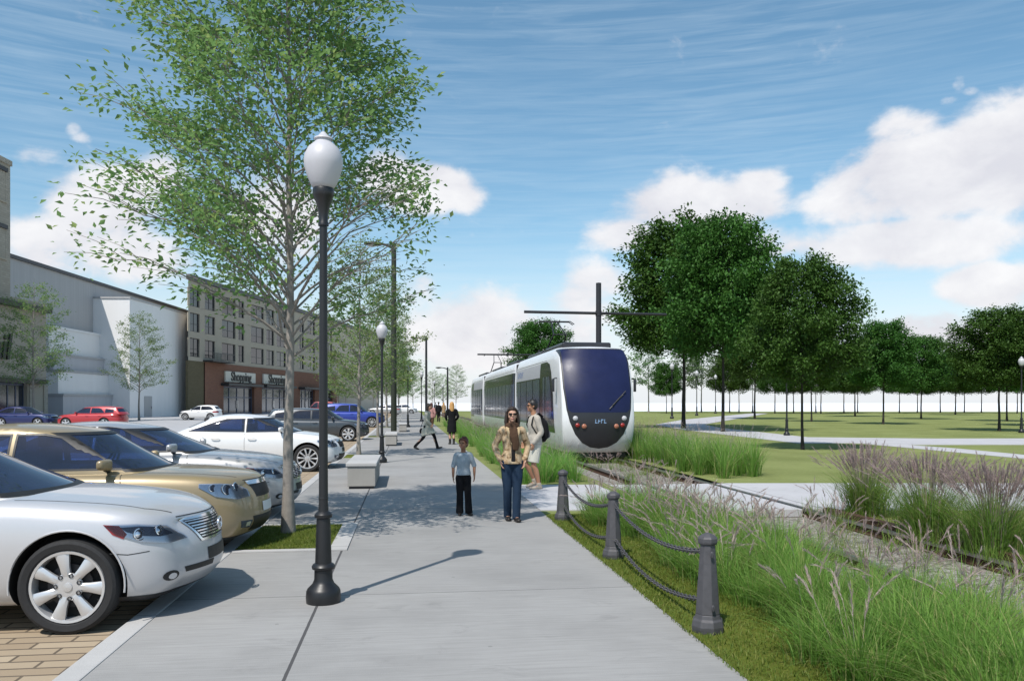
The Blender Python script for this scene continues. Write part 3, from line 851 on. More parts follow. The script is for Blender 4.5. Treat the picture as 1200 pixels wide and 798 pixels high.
# cumulus: (where it hangs, half width, half height, weight)
CLOUDS = [(1095, 205, 150, 62, 1.0), (1180, 185, 110, 75, 1.0), (1010, 235, 95, 36, .8), (1060, 285, 150, 34, .95), (1124, 98, 13, 16, .62), (1136, 106, 14, 9, .55), (1112, 118, 20, 8, .45), (1060, 150, 55, 26, .7),
          (820, 240, 110, 40, .95), (735, 275, 60, 26, .8), (890, 215, 40, 22, .8), (900, 285, 55, 30, .7),
          (500, 220, 62, 34, 1.0), (455, 205, 45, 30, .8), (540, 235, 30, 20, .6),
          (125, 235, 80, 48, .95), (60, 285, 80, 40, .8), (150, 300, 95, 38, .8), (40, 190, 40, 24, .5), (86, 152, 12, 11, .46), (100, 162, 20, 9, .5), (110, 172, 18, 8, .4), (190, 205, 50, 32, .7),
          (330, 250, 70, 60, .8), (280, 210, 60, 30, .5), (700, 340, 60, 45, .7), (560, 390, 110, 52, .9), (640, 400, 90, 40, .75), (480, 340, 50, 30, .6),
          (1160, 335, 62, 30, .9), (1080, 385, 70, 26, .8), (1180, 400, 70, 34, .7), (980, 330, 40, 20, .5),
          (-250, 200, 200, 90, 1.0), (1500, 200, 220, 90, 1.0), (-150, 60, 120, 40, .7), (1400, 60, 150, 40, .6)]
tot = None
for px, py, rx, ry, wt in CLOUDS:
    a0, e0 = skyang(px, py); a1, _ = skyang(px+rx*.5, py); a2, _ = skyang(px-rx*.5, py); _, e1 = skyang(px, py-ry)
    sxx = max(abs(a1-a2), .004); syy = max(abs(e1-e0), .004)
    m = nt.nodes.new('ShaderNodeMapping'); m.vector_type = 'POINT'
    m.inputs['Scale'].default_value = (1/sxx, 1/syy, 1)
    m.inputs['Location'].default_value = (-a0/sxx, -e0/syy, 0)
    nt.links.new(ae.outputs[0], m.inputs['Vector'])
    ln = nt.nodes.new('ShaderNodeVectorMath'); ln.operation = 'LENGTH'; nt.links.new(m.outputs[0], ln.inputs[0])
    mr = N(nt, 'ShaderNodeMapRange', interpolation_type='SMOOTHSTEP', i_1=0.25, i_2=1.62, i_3=wt, i_4=0.0)
    nt.links.new(ln.outputs['Value'], mr.inputs[0])
    tot = mr.outputs[0] if tot is None else math_n(nt, 'SMOOTH_MAX', tot, mr.outputs[0], .15)
fine = cloud_noise(1.7, .4, 26.0, 7)
dens = math_n(nt, 'ADD', math_n(nt, 'MULTIPLY_ADD', big, 1.5, -.75), math_n(nt, 'MULTIPLY_ADD', fine, .55, -.275))
dens = math_n(nt, 'ADD', dens, tot)
mask = N(nt, 'ShaderNodeMapRange', interpolation_type='SMOOTHSTEP', i_1=.30, i_2=.78); nt.links.new(dens, mask.inputs[0])
# thin streaks of high cloud
m = nt.nodes.new('ShaderNodeMapping'); m.inputs['Scale'].default_value = (3.0, 55.0, 1); m.inputs['Rotation'].default_value = (0, 0, R(4))
nt.links.new(ae.outputs[0], m.inputs['Vector'])
st = noise_n(nt, m.outputs[0], 2.2, 6, .62, .5)
m2 = nt.nodes.new('ShaderNodeMapping'); m2.inputs['Scale'].default_value = (2.0, 5.0, 1)
nt.links.new(ae.outputs[0], m2.inputs['Vector'])
st2 = noise_n(nt, m2.outputs[0], 2.0, 3, .5)
streak = N(nt, 'ShaderNodeMapRange', i_1=.38, i_2=.78, i_3=0, i_4=.36); nt.links.new(st, streak.inputs[0])
streak = math_n(nt, 'MULTIPLY', streak.outputs[0], math_n(nt, 'MULTIPLY_ADD', st2, 1.4, -.1, clamp=True))
# veil of bright air low over the horizon
veil = N(nt, 'ShaderNodeMapRange', interpolation_type='SMOOTHSTEP', i_1=-.02, i_2=.22, i_3=.93, i_4=0.0); nt.links.new(el, veil.inputs[0])
skyc = nt.nodes.new('ShaderNodeHueSaturation'); skyc.inputs['Saturation'].default_value = 1.1; skyc.inputs['Value'].default_value = 1.12; skyc.inputs['Hue'].default_value = .484
nt.links.new(sky.outputs[0], skyc.inputs['Color'])
SKYS = .135
def up(c): return tuple(x/SKYS for x in c)
c1 = mix_col(nt, streak, skyc.outputs[0], up((.70, .84, .95)))
c2 = mix_col(nt, veil.outputs[0], c1, up((.86, .90, .95)))
shade_n = cloud_noise(.33, .16, 9.0, 5)
lit = N(nt, 'ShaderNodeMapRange', i_1=-.18, i_2=.25); nt.links.new(math_n(nt, 'SUBTRACT', big, shade_n), lit.inputs[0])
cc = mix_col(nt, lit.outputs[0], up((.78, .77, .82)), up((1.0, .985, .99)))
c3 = mix_col(nt, math_n(nt, 'MULTIPLY', mask.outputs[0], .92), c2, cc)
bg = nt.nodes.new('ShaderNodeBackground'); bg.inputs['Strength'].default_value = SKYS
nt.links.new(c3, bg.inputs['Color']); nt.links.new(bg.outputs[0], wo.inputs['Surface'])

# ------------------------------------------------------------------ ground materials
def turf_mat(name, a, b, c):
    m, nt, out = new_mat(name)
    v = coords(nt)
    f1 = noise_n(nt, v, .35, 5, .6); f2 = noise_n(nt, v, 9, 4, .7); f3 = noise_n(nt, v, 60, 2)
    pt = N(nt, 'ShaderNodeMapRange', i_1=.35, i_2=.65); nt.links.new(f1, pt.inputs[0])
    col = mix_col(nt, pt.outputs[0], tuple(x*.88 for x in a), b)
    r = N(nt, 'ShaderNodeMapRange', i_1=.5, i_2=.8, i_3=0, i_4=.8); nt.links.new(f2, r.inputs[0])
    col = mix_col(nt, r.outputs[0], col, c)
    col = mix_col(nt, math_n(nt, 'MULTIPLY', f3, .5), col, tuple(x*.55 for x in a))
    pbsdf(nt, out, col, .95, 0, .1, bump=f3, bdist=.03, bstr=.8)
    return m
M['turf'] = turf_mat('park turf', (.22, .255, .085), (.29, .325, .12), (.36, .37, .16))
M['turf_green'] = turf_mat('verge turf', (.12, .145, .022), (.16, .185, .035), (.22, .21, .06))
m, nt, out = new_mat('haze white sheet')  # near-white colour stands in for the bright haze along the horizon
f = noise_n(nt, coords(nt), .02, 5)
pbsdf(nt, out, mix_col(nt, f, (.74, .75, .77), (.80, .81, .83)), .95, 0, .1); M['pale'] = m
def concrete_mat(name, a, b, joints=(), cross=None, rot=0.0, streak=(1.6, 34, 1), slab=None):
    m, nt, out = new_mat(name)
    v = coords(nt)
    s = noise_n(nt, coords(nt, 'Object', streak, (0, 0, rot)), 1.0, 5, .62)
    blot = noise_n(nt, v, .7, 6, .62); spk = noise_n(nt, v, 130, 2)
    col = mix_col(nt, s, a, b)
    r = N(nt, 'ShaderNodeMapRange', i_1=.42, i_2=.72, i_3=0, i_4=.42); nt.links.new(blot, r.inputs[0])
    col = mix_col(nt, r.outputs[0], col, tuple(x*.72 for x in a))
    col = mix_col(nt, math_n(nt, 'MULTIPLY', spk, .25), col, tuple(x*.6 for x in a))
    st2 = noise_n(nt, coords(nt, 'Object', (.9, 1.3, 1)), 1.7, 8, .68, .6)
    r2 = N(nt, 'ShaderNodeMapRange', i_1=.58, i_2=.68, i_3=0, i_4=.28); nt.links.new(st2, r2.inputs[0])
    col = mix_col(nt, r2.outputs[0], col, tuple(x*.62 for x in a))
    gum = N(nt, 'ShaderNodeTexVoronoi', i_Scale=1.9); nt.links.new(v, gum.inputs['Vector'])
    gm = math_n(nt, 'MULTIPLY', math_n(nt, 'LESS_THAN', gum.outputs['Distance'], .035), .35)
    col = mix_col(nt, gm, col, tuple(x*.4 for x in a))
    if slab:
        fl = nt.nodes.new('ShaderNodeVectorMath'); fl.operation = 'FLOOR'
        mp = nt.nodes.new('ShaderNodeMapping'); mp.inputs['Location'].default_value = slab[0]; mp.inputs['Scale'].default_value = slab[1]
        nt.links.new(v, mp.inputs['Vector']); nt.links.new(mp.outputs[0], fl.inputs[0])
        wn = nt.nodes.new('ShaderNodeTexWhiteNoise'); nt.links.new(fl.outputs[0], wn.inputs['Vector'])
        col = mix_col(nt, math_n(nt, 'MULTIPLY', wn.outputs['Value'], .22), col, tuple(x*.7 for x in a))
    h = math_n(nt, 'ADD', math_n(nt, 'MULTIPLY', s, .5), spk)
    sp = nt.nodes.new('ShaderNodeSeparateXYZ'); nt.links.new(v, sp.inputs[0])
    g = None
    wob = math_n(nt, 'MULTIPLY_ADD', noise_n(nt, v, 9, 2), .006, -.003)
    for x0, hwid in joints:
        d = math_n(nt, 'LESS_THAN', math_n(nt, 'ABSOLUTE', math_n(nt, 'SUBTRACT', math_n(nt, 'ADD', sp.outputs[0], wob), x0)), hwid)
        g = d if g is None else math_n(nt, 'MAXIMUM', g, d)
    if cross:
        y0, per, hwid = cross
        q = math_n(nt, 'PINGPONG', math_n(nt, 'SUBTRACT', math_n(nt, 'ADD', sp.outputs[1], wob), y0), per/2)
        d = math_n(nt, 'LESS_THAN', q, hwid)
        g = d if g is None else math_n(nt, 'MAXIMUM', g, d)
    if g is not None:
        col = mix_col(nt, math_n(nt, 'MULTIPLY', g, .88), col, (.055, .053, .055))
        h = math_n(nt, 'SUBTRACT', h, math_n(nt, 'MULTIPLY', g, 2.0))
    pbsdf(nt, out, col, .88, 0, .25, bump=h, bdist=.004, bstr=.5)
    return m
M['pavement'] = concrete_mat('brushed pavement concrete', (.255, .248, .240), (.455, .445, .43), [(-.78, .012)], (7.52, 6.0, .005), slab=((.78/2.91, -7.52/6.0, 0), (1/2.91, 1/6.0, 0)))
M['kerb'] = concrete_mat('kerb concrete', (.45, .44, .43), (.53, .52, .505), (), (1.0, 3.0, .005))
M['path'] = concrete_mat('park path concrete', (.46, .45, .46), (.55, .54, .55), (), None)
M['road'] = concrete_mat('pale car park surface', (.40, .40, .41), (.48, .48, .49), (), None)
# tan pavers laid in courses
m, nt, out = new_mat('tan paving blocks')
v = coords(nt)
bk = N(nt, 'ShaderNodeTexBrick', i_Scale=1.0, i_Mortar_Size=.012, i_Mortar_Smooth=.2, i_Bias=0.0, i_Brick_Width=.46, i_Row_Height=.155)
bk.inputs['Color1'].default_value = rgba((.33, .25, .165)); bk.inputs['Color2'].default_value = rgba((.46, .37, .26)); bk.inputs['Mortar'].default_value = rgba((.07, .055, .04))
nt.links.new(v, bk.inputs['Vector'])
f = noise_n(nt, v, 2.2, 6, .65)
col = mix_col(nt, math_n(nt, 'MULTIPLY', f, .5), bk.outputs['Color'], (.30, .235, .17))
h = math_n(nt, 'SUBTRACT', math_n(nt, 'MULTIPLY', noise_n(nt, v, 50, 3), .3), bk.outputs['Fac'])
pbsdf(nt, out, col, .85, 0, .25, bump=h, bdist=.006, bstr=.7); M['pavers'] = m
# grey ballast of the track bed
m, nt, out = new_mat('grey ballast')
v = coords(nt)
vo = N(nt, 'ShaderNodeTexVoronoi', i_Scale=26.0); nt.links.new(v, vo.inputs['Vector'])
bw = nt.nodes.new('ShaderNodeSeparateColor'); nt.links.new(vo.outputs['Color'], bw.inputs[0])
col = ramp(nt, bw.outputs[0], [(0, (.13, .115, .10)), (.5, (.25, .225, .20)), (1, (.40, .375, .35))])
pbsdf(nt, out, col, .9, 0, .2, bump=vo.outputs['Distance'], bdist=.02, bstr=.9); M['ballast'] = m
M['rust'] = plain('rusty rail steel', (.075, .036, .022), .85, .2, .45, 20, .5)
M['steel'] = plain('worn rail head', (.34, .33, .33), .3, .8, .2, 9)
M['soil'] = plain('planting soil', (.06, .07, .02), .95, 0, .4, 6, .8)

def sheet(name, pts, mat, z=None):
    b = MB(); b.add([(p[0], p[1], p[2] if z is None else z) for p in pts], [tuple(range(len(pts)))])
    return tag(b.build(name, mat), kind='structure')
# lawn to the park's far edge; beyond it a sheet painted pale as horizon haze
sheet('haze_sheet', [(-4200, -300, -.16), (4200, -300, -.16), (4200, 4800, -.16), (-4200, 4800, -.16)], 'pale')
KX0, KX1, EX = -2.23, -2.05, 2.13
TX = 5.80
sheet('planting_strip', [(EX+.001, -12, -.004), (TX-1.553, -12, -.004), (TX-1.553, 150, -.004), (EX+.001, 190, -.004)], 'turf')
sheet('park_lawn', [(TX+.983, -12, -.004), (150, -12, -.004), (190, 130, -.004), (75, 158, -.004), (22, 170, -.004), (TX+.983, 178, -.004)], 'turf')
b = MB(); b.box(KX1, -12, -.155, EX, 190, 0); p = tag(b.build('pavement', 'pavement'), kind='structure')
b = MB(); b.box(KX0, -12, -.155, KX1-.004, 190, .004); p = tag(b.build('kerb', 'kerb', None, None, .012), kind='structure')
sheet('parking_bays', [(-7.9, -12, PKZ), (KX0, -12, PKZ), (KX0, 190, PKZ), (-7.9, 190, PKZ)], 'pavers')
sheet('car_park', [(-150, -40, PKZ-.004), (-7.4, -40, PKZ-.004), (-7.4, 190, PKZ-.004), (-150, 190, PKZ-.004)], 'road')
# verge beside the pavement
sheet('verge', [(EX, -2, .002), (3.0, -2, .002), (3.0, 12.6, .002), (EX, 12.6, .002)], 'turf_green')
# track bed
b = MB(); b.box(TX-1.55, -6, -.20, TX+.98, 150, -.125); tag(b.build('track_bed', 'ballast'), kind='structure')
for x in (TX-.75, TX+.72):
    b = MB()
    b.box(x-.075, -6, -.124, x+.075, 150, -.105, 0); b.box(x-.018, -6, -.105, x+.018, 150, -.03, 0); b.box(x-.036, -6, -.03, x+.036, 150, .006, 1)
    tag(b.build('rail', ['rust', 'steel']), 'rusty tram rail nearest the pavement' if x < TX else 'rusty tram rail on the park side', 'rail')
b = MB(); b.box(TX+.85, -6, -.124, TX+.978, 12.35, .06); tag(b.build('edging', 'rust'), 'low rusty steel edging strip along the park side of the track', 'edging')
# crossing path from the pavement over the track into the park
q = [ray(600, 601), ray(1500, 601), ray(1500, 566.5), ray(600, 566.5)]
def pave(name, pts, mat, z, th=.04):
    bb = MB(); bb.prism([(p[0], p[1]) for p in pts], z-th, z); return tag(bb.build(name, mat), kind='structure')
slope = -math.tan(YAW)
pave('crossing_path', [(EX+.003, 13.0), (3.98, 12.8), (3.98, 16.9), (EX+.003, 17.1)], 'path', .012)
pave('crossing_path', [(TX+.99, 12.45), (40, 12.4+slope*33), (40, 17.0+slope*33), (TX+.99, 16.85)], 'path', .012)
b = MB()
for x0, x1 in ((TX-1.55, TX-.84), (TX-.66, TX+.63), (TX+.81, TX+.985)):
    b.box(x0+.004, 12.6, -.12, x1-.004, 16.85, .008)
tag(b.build('crossing_panels', 'path', None, None, .01), kind='structure')
# park paths
def px_path(px, z=.012):
    pave('park_path', [ray(x, y) for x, y in px], 'path', z)
px_path([(935, 512.5), (1000, 519.5), (1060, 521.3), (1400, 521), (1400, 513.5), (1100, 514.2)], .020)
px_path([(1012, 520), (1120, 530), (1210, 538.5), (1330, 550), (1330, 545), (1210, 534), (1120, 525.5), (1045, 520)], .012)
px_path([(768, 497.5), (800, 503.5), (935, 519.5), (1000, 519.3), (945, 512.3), (845, 501.5), (818, 496.5)], .016)
px_path([(768, 497.8), (825, 497.5), (900, 484.5), (880, 484.5), (800, 492)], .028)
# tree pits in the pavement
def pit(s):
    b = MB(); b.box(-2.04, s-1.0, .004, -.93, s+.95, .008); tag(b.build('tree_pit_turf', 'turf_green'), kind='structure')
    b = MB()
    b.box(-.93, s-1.12, .002, -.72, s+1.05, .016); b.box(-2.04, s-1.12, .002, -.934, s-1.0, .016); b.box(-2.04, s+.954, .002, -.934, s+1.05, .016)
    tag(b.build('tree_pit_edge', 'kerb'), kind='structure')
PITS = [10.9, 26.9, 42.6, 58.3, 74, 90, 106, 122]
for s in PITS: pit(s)
# ------------------------------------------------------------------ pavement furniture
def make_lamp(label, loc, group):
    root = thing('street_lamp', label, 'street lamp', loc, 0, group)
    b = MB()
    b.lathe([(.148, 0), (.152, .05), (.148, .10), (.135, .125), (.095, .165), (.080, .20), (.078, .285)], 28)
    b.build('base', 'black_iron', root, 40)
    b = MB()
    b.lathe([(.078, .285), (.098, .295), (.102, .315), (.09, .335), (.072, .345), (.060, .72), (.058, .735), (.076, .745), (.078, .77), (.062, .79), (.045, .80), (.040, .86), (.034, 3.30)], 24)
    b.lathe([(.0405, .9), (.043, .91), (.0405, .92)], 24)
    # flutes
    for k in range(10):
        a = 2*PI*k/10
        b.tube([(.060*math.cos(a), .060*math.sin(a), .36), (.050*math.cos(a), .050*math.sin(a), .70)], [.012, .010], 6)
    b.build('post', 'black_iron', root, 40)
    b = MB()
    b.lathe([(.034, 3.30), (.046, 3.305), (.046, 3.33), (.038, 3.345), (.044, 3.42), (.062, 3.50), (.085, 3.56), (.092, 3.575), (.092, 3.625), (.085, 3.64), (.075, 3.64)], 28)
    b.build('capital', 'black_iron', root, 40)
    g = MB()
    g.lathe([(.088, 3.635), (.112, 3.67), (.145, 3.75), (.166, 3.83), (.170, 3.875), (.160, 3.93), (.135, 3.985), (.098, 4.02), (.070, 4.045), (.066, 4.06)], 36)
    g.build('globe', 'lamp_white', root, 60)
    g = MB()
    g.lathe([(.066, 4.058), (.082, 4.066), (.078, 4.078), (.050, 4.092), (.030, 4.115), (.016, 4.13), (.001, 4.137)], 28)
    g.build('finial', 'lamp_white', root, 60)
    return root
p = ray(379, 705)
lamp = make_lamp('black globe lamp post closest to us with a white acorn globe', p, 'globe lamps along the pavement')
for (px, py, sc, lb) in [(447.5, 542, 1.0, 'second black globe lamp, standing past the nearest concrete bench'),
                     (478, 500.5, 1.12, 'third black globe lamp, standing past the tall cobra head pole'),
                     (494, 493.5, 1.15, 'small black globe lamp with bright globe beside the crowd of walkers')]:
    dup(lamp, ray(px, py), rng.uniform(0, 6), lb, None, sc)
for (px, py) in [(509, 486.5), (519, 484)]:
    dup(lamp, ray(px, py), rng.uniform(0, 6), 'distant globe lamp at the far end of the pavement', 'far globe lamps by the pavement', 1.2)
# park lamps
PL = [(922, 510.5, 1.1, 'black park lamp between the trunks left of the nearest park tree'), (1197, 507, 1.08, 'black park lamp with white globe at the far right edge of the lawn'),
      (787.5, 490.5, 1.5, 'black park lamp just right of the tram nose beside the pale tree'), (816.5, 487, 1.5, 'black park lamp next to the bend of the narrow park path'),
      (838.5, 484.5, 1.55, 'thin black park lamp right of the pale trees beyond the path')]
for (px, py, sc, lb) in PL:
    dup(lamp, ray(px, py), rng.uniform(0, 6), lb, 'globe lamps in the park', sc)
for (px, py) in [(882, 483.8), (956, 483.5)]:
    dup(lamp, ray(px, py), rng.uniform(0, 6), 'small far lamp among the park trunks', 'far lamps in the park', 1.5)

# tall cobra head poles
def tall_pole(label, loc, h, arm, mat, rz=0.0):
    root = thing('light_pole', label, 'light pole', loc, rz, 'tall cobra head light poles')
    b = MB(); b.lathe([(.21, 0), (.21, .03), (.15, .05), (.15, .30), (.14, .32)], 20); b.build('base', mat, root, 40)
    b = MB(); b.lathe([(.135, .32), (.125, h*.5), (.11, h), (.02, h+.03)], 16); b.build('pole', mat, root, 40)
    b = MB(); b.tube([(0, 0, h-.25), (-arm*.5, 0, h-.10), (-arm, 0, h-.04)], [.07, .06, .05], 10); b.build('arm', mat, root, 50)
    b = MB()
    b.sphere((-arm-.30, 0, h-.05), (.46, .20, .10), 18, 8, 0)
    hd = b.build('lamp_head', mat, root, 60)
    b = MB(); b.sphere((-arm-.38, 0, h-.10), (.26, .14, .09), 14, 8); b.build('lens', 'lens_silver', hd, 60)
    return root
tall_pole('tall olive cobra head light pole nearest us, behind the second globe lamp', ray(461.5, 516.5), 9.1, .62, 'olive_metal')
tall_pole('tall grey light pole second along the pavement, above the walkers', ray(499.5, 491.5), 8.6, .9, 'dark_metal')
tall_pole('shorter looking grey light pole farthest along the pavement', ray(524.5, 487), 6.6, .9, 'dark_metal')

# concrete benches
M['bench'] = concrete_mat('bench concrete', (.30, .285, .26), (.39, .375, .35), (), None, 0, (3, 22, 1))
def bench(label, loc, w, l, h):
    root = thing('concrete_bench', label, 'bench', loc, 0, 'concrete block benches')
    b = MB(); b.box(0, 0, .05, w, l, h-.075); b.build('block', 'bench', root, None, .012)
    b = MB(); b.box(-.03, -.03, h-.072, w+.03, l+.03, h); b.build('seat', 'kerb', root, None, .015)
    b = MB(); b.box(.03, .03, 0, w-.03, l-.03, .048); b.build('plinth', 'dark_metal', root)
p = ray(407, 573); bench('nearest concrete block bench, at the kerb side before the second lamp', (p.x, p.y, 0), .56, 2.6, .53)
p = ray(451.5, 522.5); bench('second concrete bench, at the foot of the tall olive light pole', (p.x, p.y, 0), .45, 2.6, .5)
p = ray(467.5, 506); bench('third concrete bench, small and far, by the third globe lamp', (p.x, p.y, 0), .45, 3.0, .5)

# bollards and chains
def bollard():
    root = thing('bollard', 'grey cast iron bollard nearest us, tallest in the picture', 'bollard', (2.28, 5.98, 0), 0, 'bollards along the pavement edge')
    n = 8; o = [(0.125, 0), (.128, .05), (.118, .095), (.104, .105), (.096, .14)]
    b = MB(); b.lathe(o, n); b.build('base', 'grey_iron', root, None, .006)
    b = MB(); b.lathe([(.096, .14), (.086, .30), (.060, .655), (.060, .67)], n); b.build('shaft', 'grey_iron', root, None, .006)
    b = MB(); b.lathe([(.060, .665), (.075, .675), (.078, .69), (.078, .715), (.065, .728), (.030, .748), (.008, .755)], n); b.build('cap', 'grey_iron', root, None, .005)
    for z, r_ in ((.60, .072), (.20, .098)):
        for sgn in (-1, 1):
            b = MB()
            ring = [(.0066*math.cos(a), sgn*(r_+.012 + .0044*abs(math.cos(a))), z + .022*math.sin(a)) for a in [2*PI*i/14 for i in range(15)]]
            b.tube(ring, .006, 6); b.build('chain_eye', 'grey_iron', root, 50)
    return root
bo = bollard()
dup(bo, (2.30, 8.94, 0), .05, 'middle grey bollard, chained to both its neighbours')
dup(bo, (2.30, 11.95, 0), -.03, 'farthest grey bollard, beside the crossing path and the walking people')
def chain(label, a, b_, sag):
    a, b_ = Vector(a), Vector(b_)
    pts = []
    for i in range(401):
        t = i/400; p = a.lerp(b_, t); p.z -= sag*4*t*(1-t); pts.append(p)
    m = MB(); acc = 0; k = 0; pitch = .050
    nextd = 0
    for i in range(400):
        seg = (pts[i+1]-pts[i]); l = seg.length
        while nextd <= acc + l:
            f = (nextd-acc)/l; c = pts[i] + seg*f; t = seg.normalized()
            side = t.cross(Z_).normalized(); upv = side.cross(t)
            e = side if k % 2 else upv
            ring = []
            for j in range(13):
                q = 2*PI*j/12
                ring.append(c + t*(.036*math.cos(q)) + e*(.018*math.sin(q)))
            m.tube(ring, .0068, 5, caps=False)
            k += 1; nextd += pitch
        acc += l
    tag(m.build('chain', 'grey_iron', None, 60), label, 'chain', 'chains hung between the bollards')
chain('upper chain between the nearest and the middle bollard', (2.28, 6.06, .60), (2.30, 8.86, .60), .13)
chain('lower chain between the nearest and the middle bollard', (2.28, 6.09, .22), (2.30, 8.83, .22), .15)
chain('upper chain between the middle and the farthest bollard', (2.30, 9.02, .60), (2.30, 11.87, .60), .15)
chain('lower chain between the middle and the farthest bollard', (2.30, 9.05, .22), (2.30, 11.84, .22), .15)
# ------------------------------------------------------------------ buildings across the car park
def brick_mat(name, c1, c2, mortar, bw=.5, bh=.2):
    m, nt, out = new_mat(name)
    v = coords(nt, 'Object', (1, 1, 1), (R(90), 0, 0))
    bk = N(nt, 'ShaderNodeTexBrick', i_Scale=1.0, i_Mortar_Size=.018, i_Brick_Width=bw, i_Row_Height=bh)
    bk.inputs['Color1'].default_value = rgba(c1); bk.inputs['Color2'].default_value = rgba(c2); bk.inputs['Mortar'].default_value = rgba(mortar)
    nt.links.new(v, bk.inputs['Vector'])
    col = mix_col(nt, math_n(nt, 'MULTIPLY', noise_n(nt, coords(nt), .8, 5), .5), bk.outputs['Color'], tuple(x*.7 for x in c1))
    pbsdf(nt, out, col, .9, 0, .2, bump=bk.outputs['Fac'], bdist=.02, bstr=-.4)
    return m
def panel_mat(name, a, b, pitch):
    m, nt, out = new_mat(name)
    v = coords(nt); sp = nt.nodes.new('ShaderNodeSeparateXYZ'); nt.links.new(v, sp.inputs[0])
    wv = math_n(nt, 'PINGPONG', sp.outputs[0], pitch)
    s = noise_n(nt, coords(nt, 'Object', (.8, .8, .05)), 1.5, 4)
    col = mix_col(nt, s, a, b)
    pbsdf(nt, out, col, .6, .1, .3, bump=wv, bdist=.06, bstr=.6)
    return m
M['beige_brick'] = brick_mat('beige brick', (.44, .40, .33), (.36, .325, .265), (.30, .28, .25))
M['red_brick'] = brick_mat('red brown brick', (.26, .13, .085), (.21, .10, .07), (.17, .12, .10))
M['olive_brick'] = brick_mat('olive brown brick', (.16, .135, .08), (.13, .11, .065), (.12, .10, .07))
M['cream_wall'] = plain('cream render', (.39, .345, .275), .85, 0, .1, .5)
M['grey_panel'] = panel_mat('grey corrugated panel', (.38, .375, .375), (.46, .455, .455), .30)
M['pale_panel'] = panel_mat('pale grey panel', (.44, .44, .46), (.52, .52, .545), .45)
M['white_panel'] = panel_mat('white panel', (.76, .75, .74), (.82, .81, .80), .6)
M['win_glass'] = glassy('dark window glass', (.15, .18, .24), .05, .06)
M['door_glass'] = glassy('blue shopfront glass', (.30, .36, .50), .05, .08)
M['win_frame'] = plain('dark window frame', (.03, .032, .035), .5, .1, .2, 3)
M['door_paint'] = plain('blue grey shopfront', (.085, .105, .16), .45, .1, .12, 2)
M['sign_pale'] = plain('pale sign board', (.60, .57, .50), .6, 0, .05, 3)
M['coping'] = plain('dark roof coping', (.09, .09, .095), .6, .2, .2, 3)

class Facade:
    """a wall line standing on the ground: u runs along it, n is its outward side"""
    def __init__(s, px, d, xvp, base=PKZ, height=None):
        s.o = far(px, d, 0); s.d = d; s.px = px
        a = YAW + math.atan2(xvp-600, FOC)
        s.t = Vector((math.sin(a), math.cos(a), 0)); s.n = Vector((math.cos(a), -math.sin(a), 0))
        s.ang = math.atan2(s.t.y, s.t.x)
    def u(s, px):
        """where along the wall a sight line at column px meets it"""
        xc = (px-600)/FOC; dr = Vector((xc*CY+SY, -xc*SY+CY, 0))
        den = s.t.x*dr.y - s.t.y*dr.x
        k = s.o
        return (k.y*dr.x - k.x*dr.y)/den
    def depth(s, u):
        p = s.o + s.t*u; return p.x*SY + p.y*CY
    def z(s, px, py): return hgt(py, s.depth(s.u(px)))
    def root(s, name, label, cat):
        return thing(name, label, cat, (s.o.x, s.o.y, 0), s.ang)
    # local axes: x along the wall, -y outward (towards the car park)
def wall_with_openings(name, mat, root, x0, x1, z0, z1, holes, depth=.35, y=0.0):
    xs = sorted({x0, x1} | {h[0] for h in holes} | {h[1] for h in holes}); zs = sorted({z0, z1} | {h[2] for h in holes} | {h[3] for h in holes})
    b = MB()
    for xa, xb in zip(xs, xs[1:]):
        for za, zb in zip(zs, zs[1:]):
            cx, cz = (xa+xb)/2, (za+zb)/2
            if any(h[0] < cx < h[1] and h[2] < cz < h[3] for h in holes): continue
            b.add([(xa, y, za), (xb, y, za), (xb, y, zb), (xa, y, zb)], [(0, 1, 2, 3)])
    for h in holes:
        a, c, e, f = h
        for q in (((a,e),(a,f)), ((a,f),(c,f)), ((c,f),(c,e)), ((c,e),(a,e))):
            (xa, za), (xb, zb) = q
            b.add([(xa, y, za), (xb, y, zb), (xb, y+depth, zb), (xa, y+depth, za)], [(0, 1, 2, 3)])
    return b.build(name, mat, root, weld=True)
def window(root, x0, x1, z0, z1, y=.0, bars=1, rec=.22, frame='win_frame'):
    w = (x1-x0); t = min(.10, w*.08)
    f = MB()
    f.box(x0, y+rec-.05, z0, x1, y+rec+.05, z0+t); f.box(x0, y+rec-.05, z1-t, x1, y+rec+.05, z1)
    f.box(x0, y+rec-.05, z0+t, x0+t, y+rec+.05, z1-t); f.box(x1-t, y+rec-.05, z0+t, x1, y+rec+.05, z1-t)
    for i in range(bars):
        xm = x0 + w*(i+1)/(bars+1); f.box(xm-t*.4, y+rec-.04, z0+t, xm+t*.4, y+rec+.04, z1-t)
    zm = z0 + (z1-z0)*.42; f.box(x0+t, y+rec-.035, zm-t*.35, x1-t, y+rec+.035, zm+t*.35)
    fo = f.build('window', frame, root)
    g = MB(); g.add([(x0+t*.5, y+rec, z0+t*.5), (x1-t*.5, y+rec, z0+t*.5), (x1-t*.5, y+rec, z1-t*.5), (x0+t*.5, y+rec, z1-t*.5)], [(0, 1, 2, 3)])
    g.build('pane', 'win_glass', fo)
    return fo
def text_mesh(txt, size, depth=.03, align='CENTER', shear=0.0):
    cu = bpy.data.curves.new('t', 'FONT'); cu.body = txt; cu.size = size; cu.extrude = depth; cu.align_x = align; cu.align_y = 'CENTER'; cu.shear = shear
    cu.offset = size*.012
    o = bpy.data.objects.new('t', cu); COL.objects.link(o)
    dg = bpy.context.evaluated_depsgraph_get(); dg.update()
    me = bpy.data.meshes.new_from_object(o.evaluated_get(dg)); bpy.data.objects.remove(o)
    return me
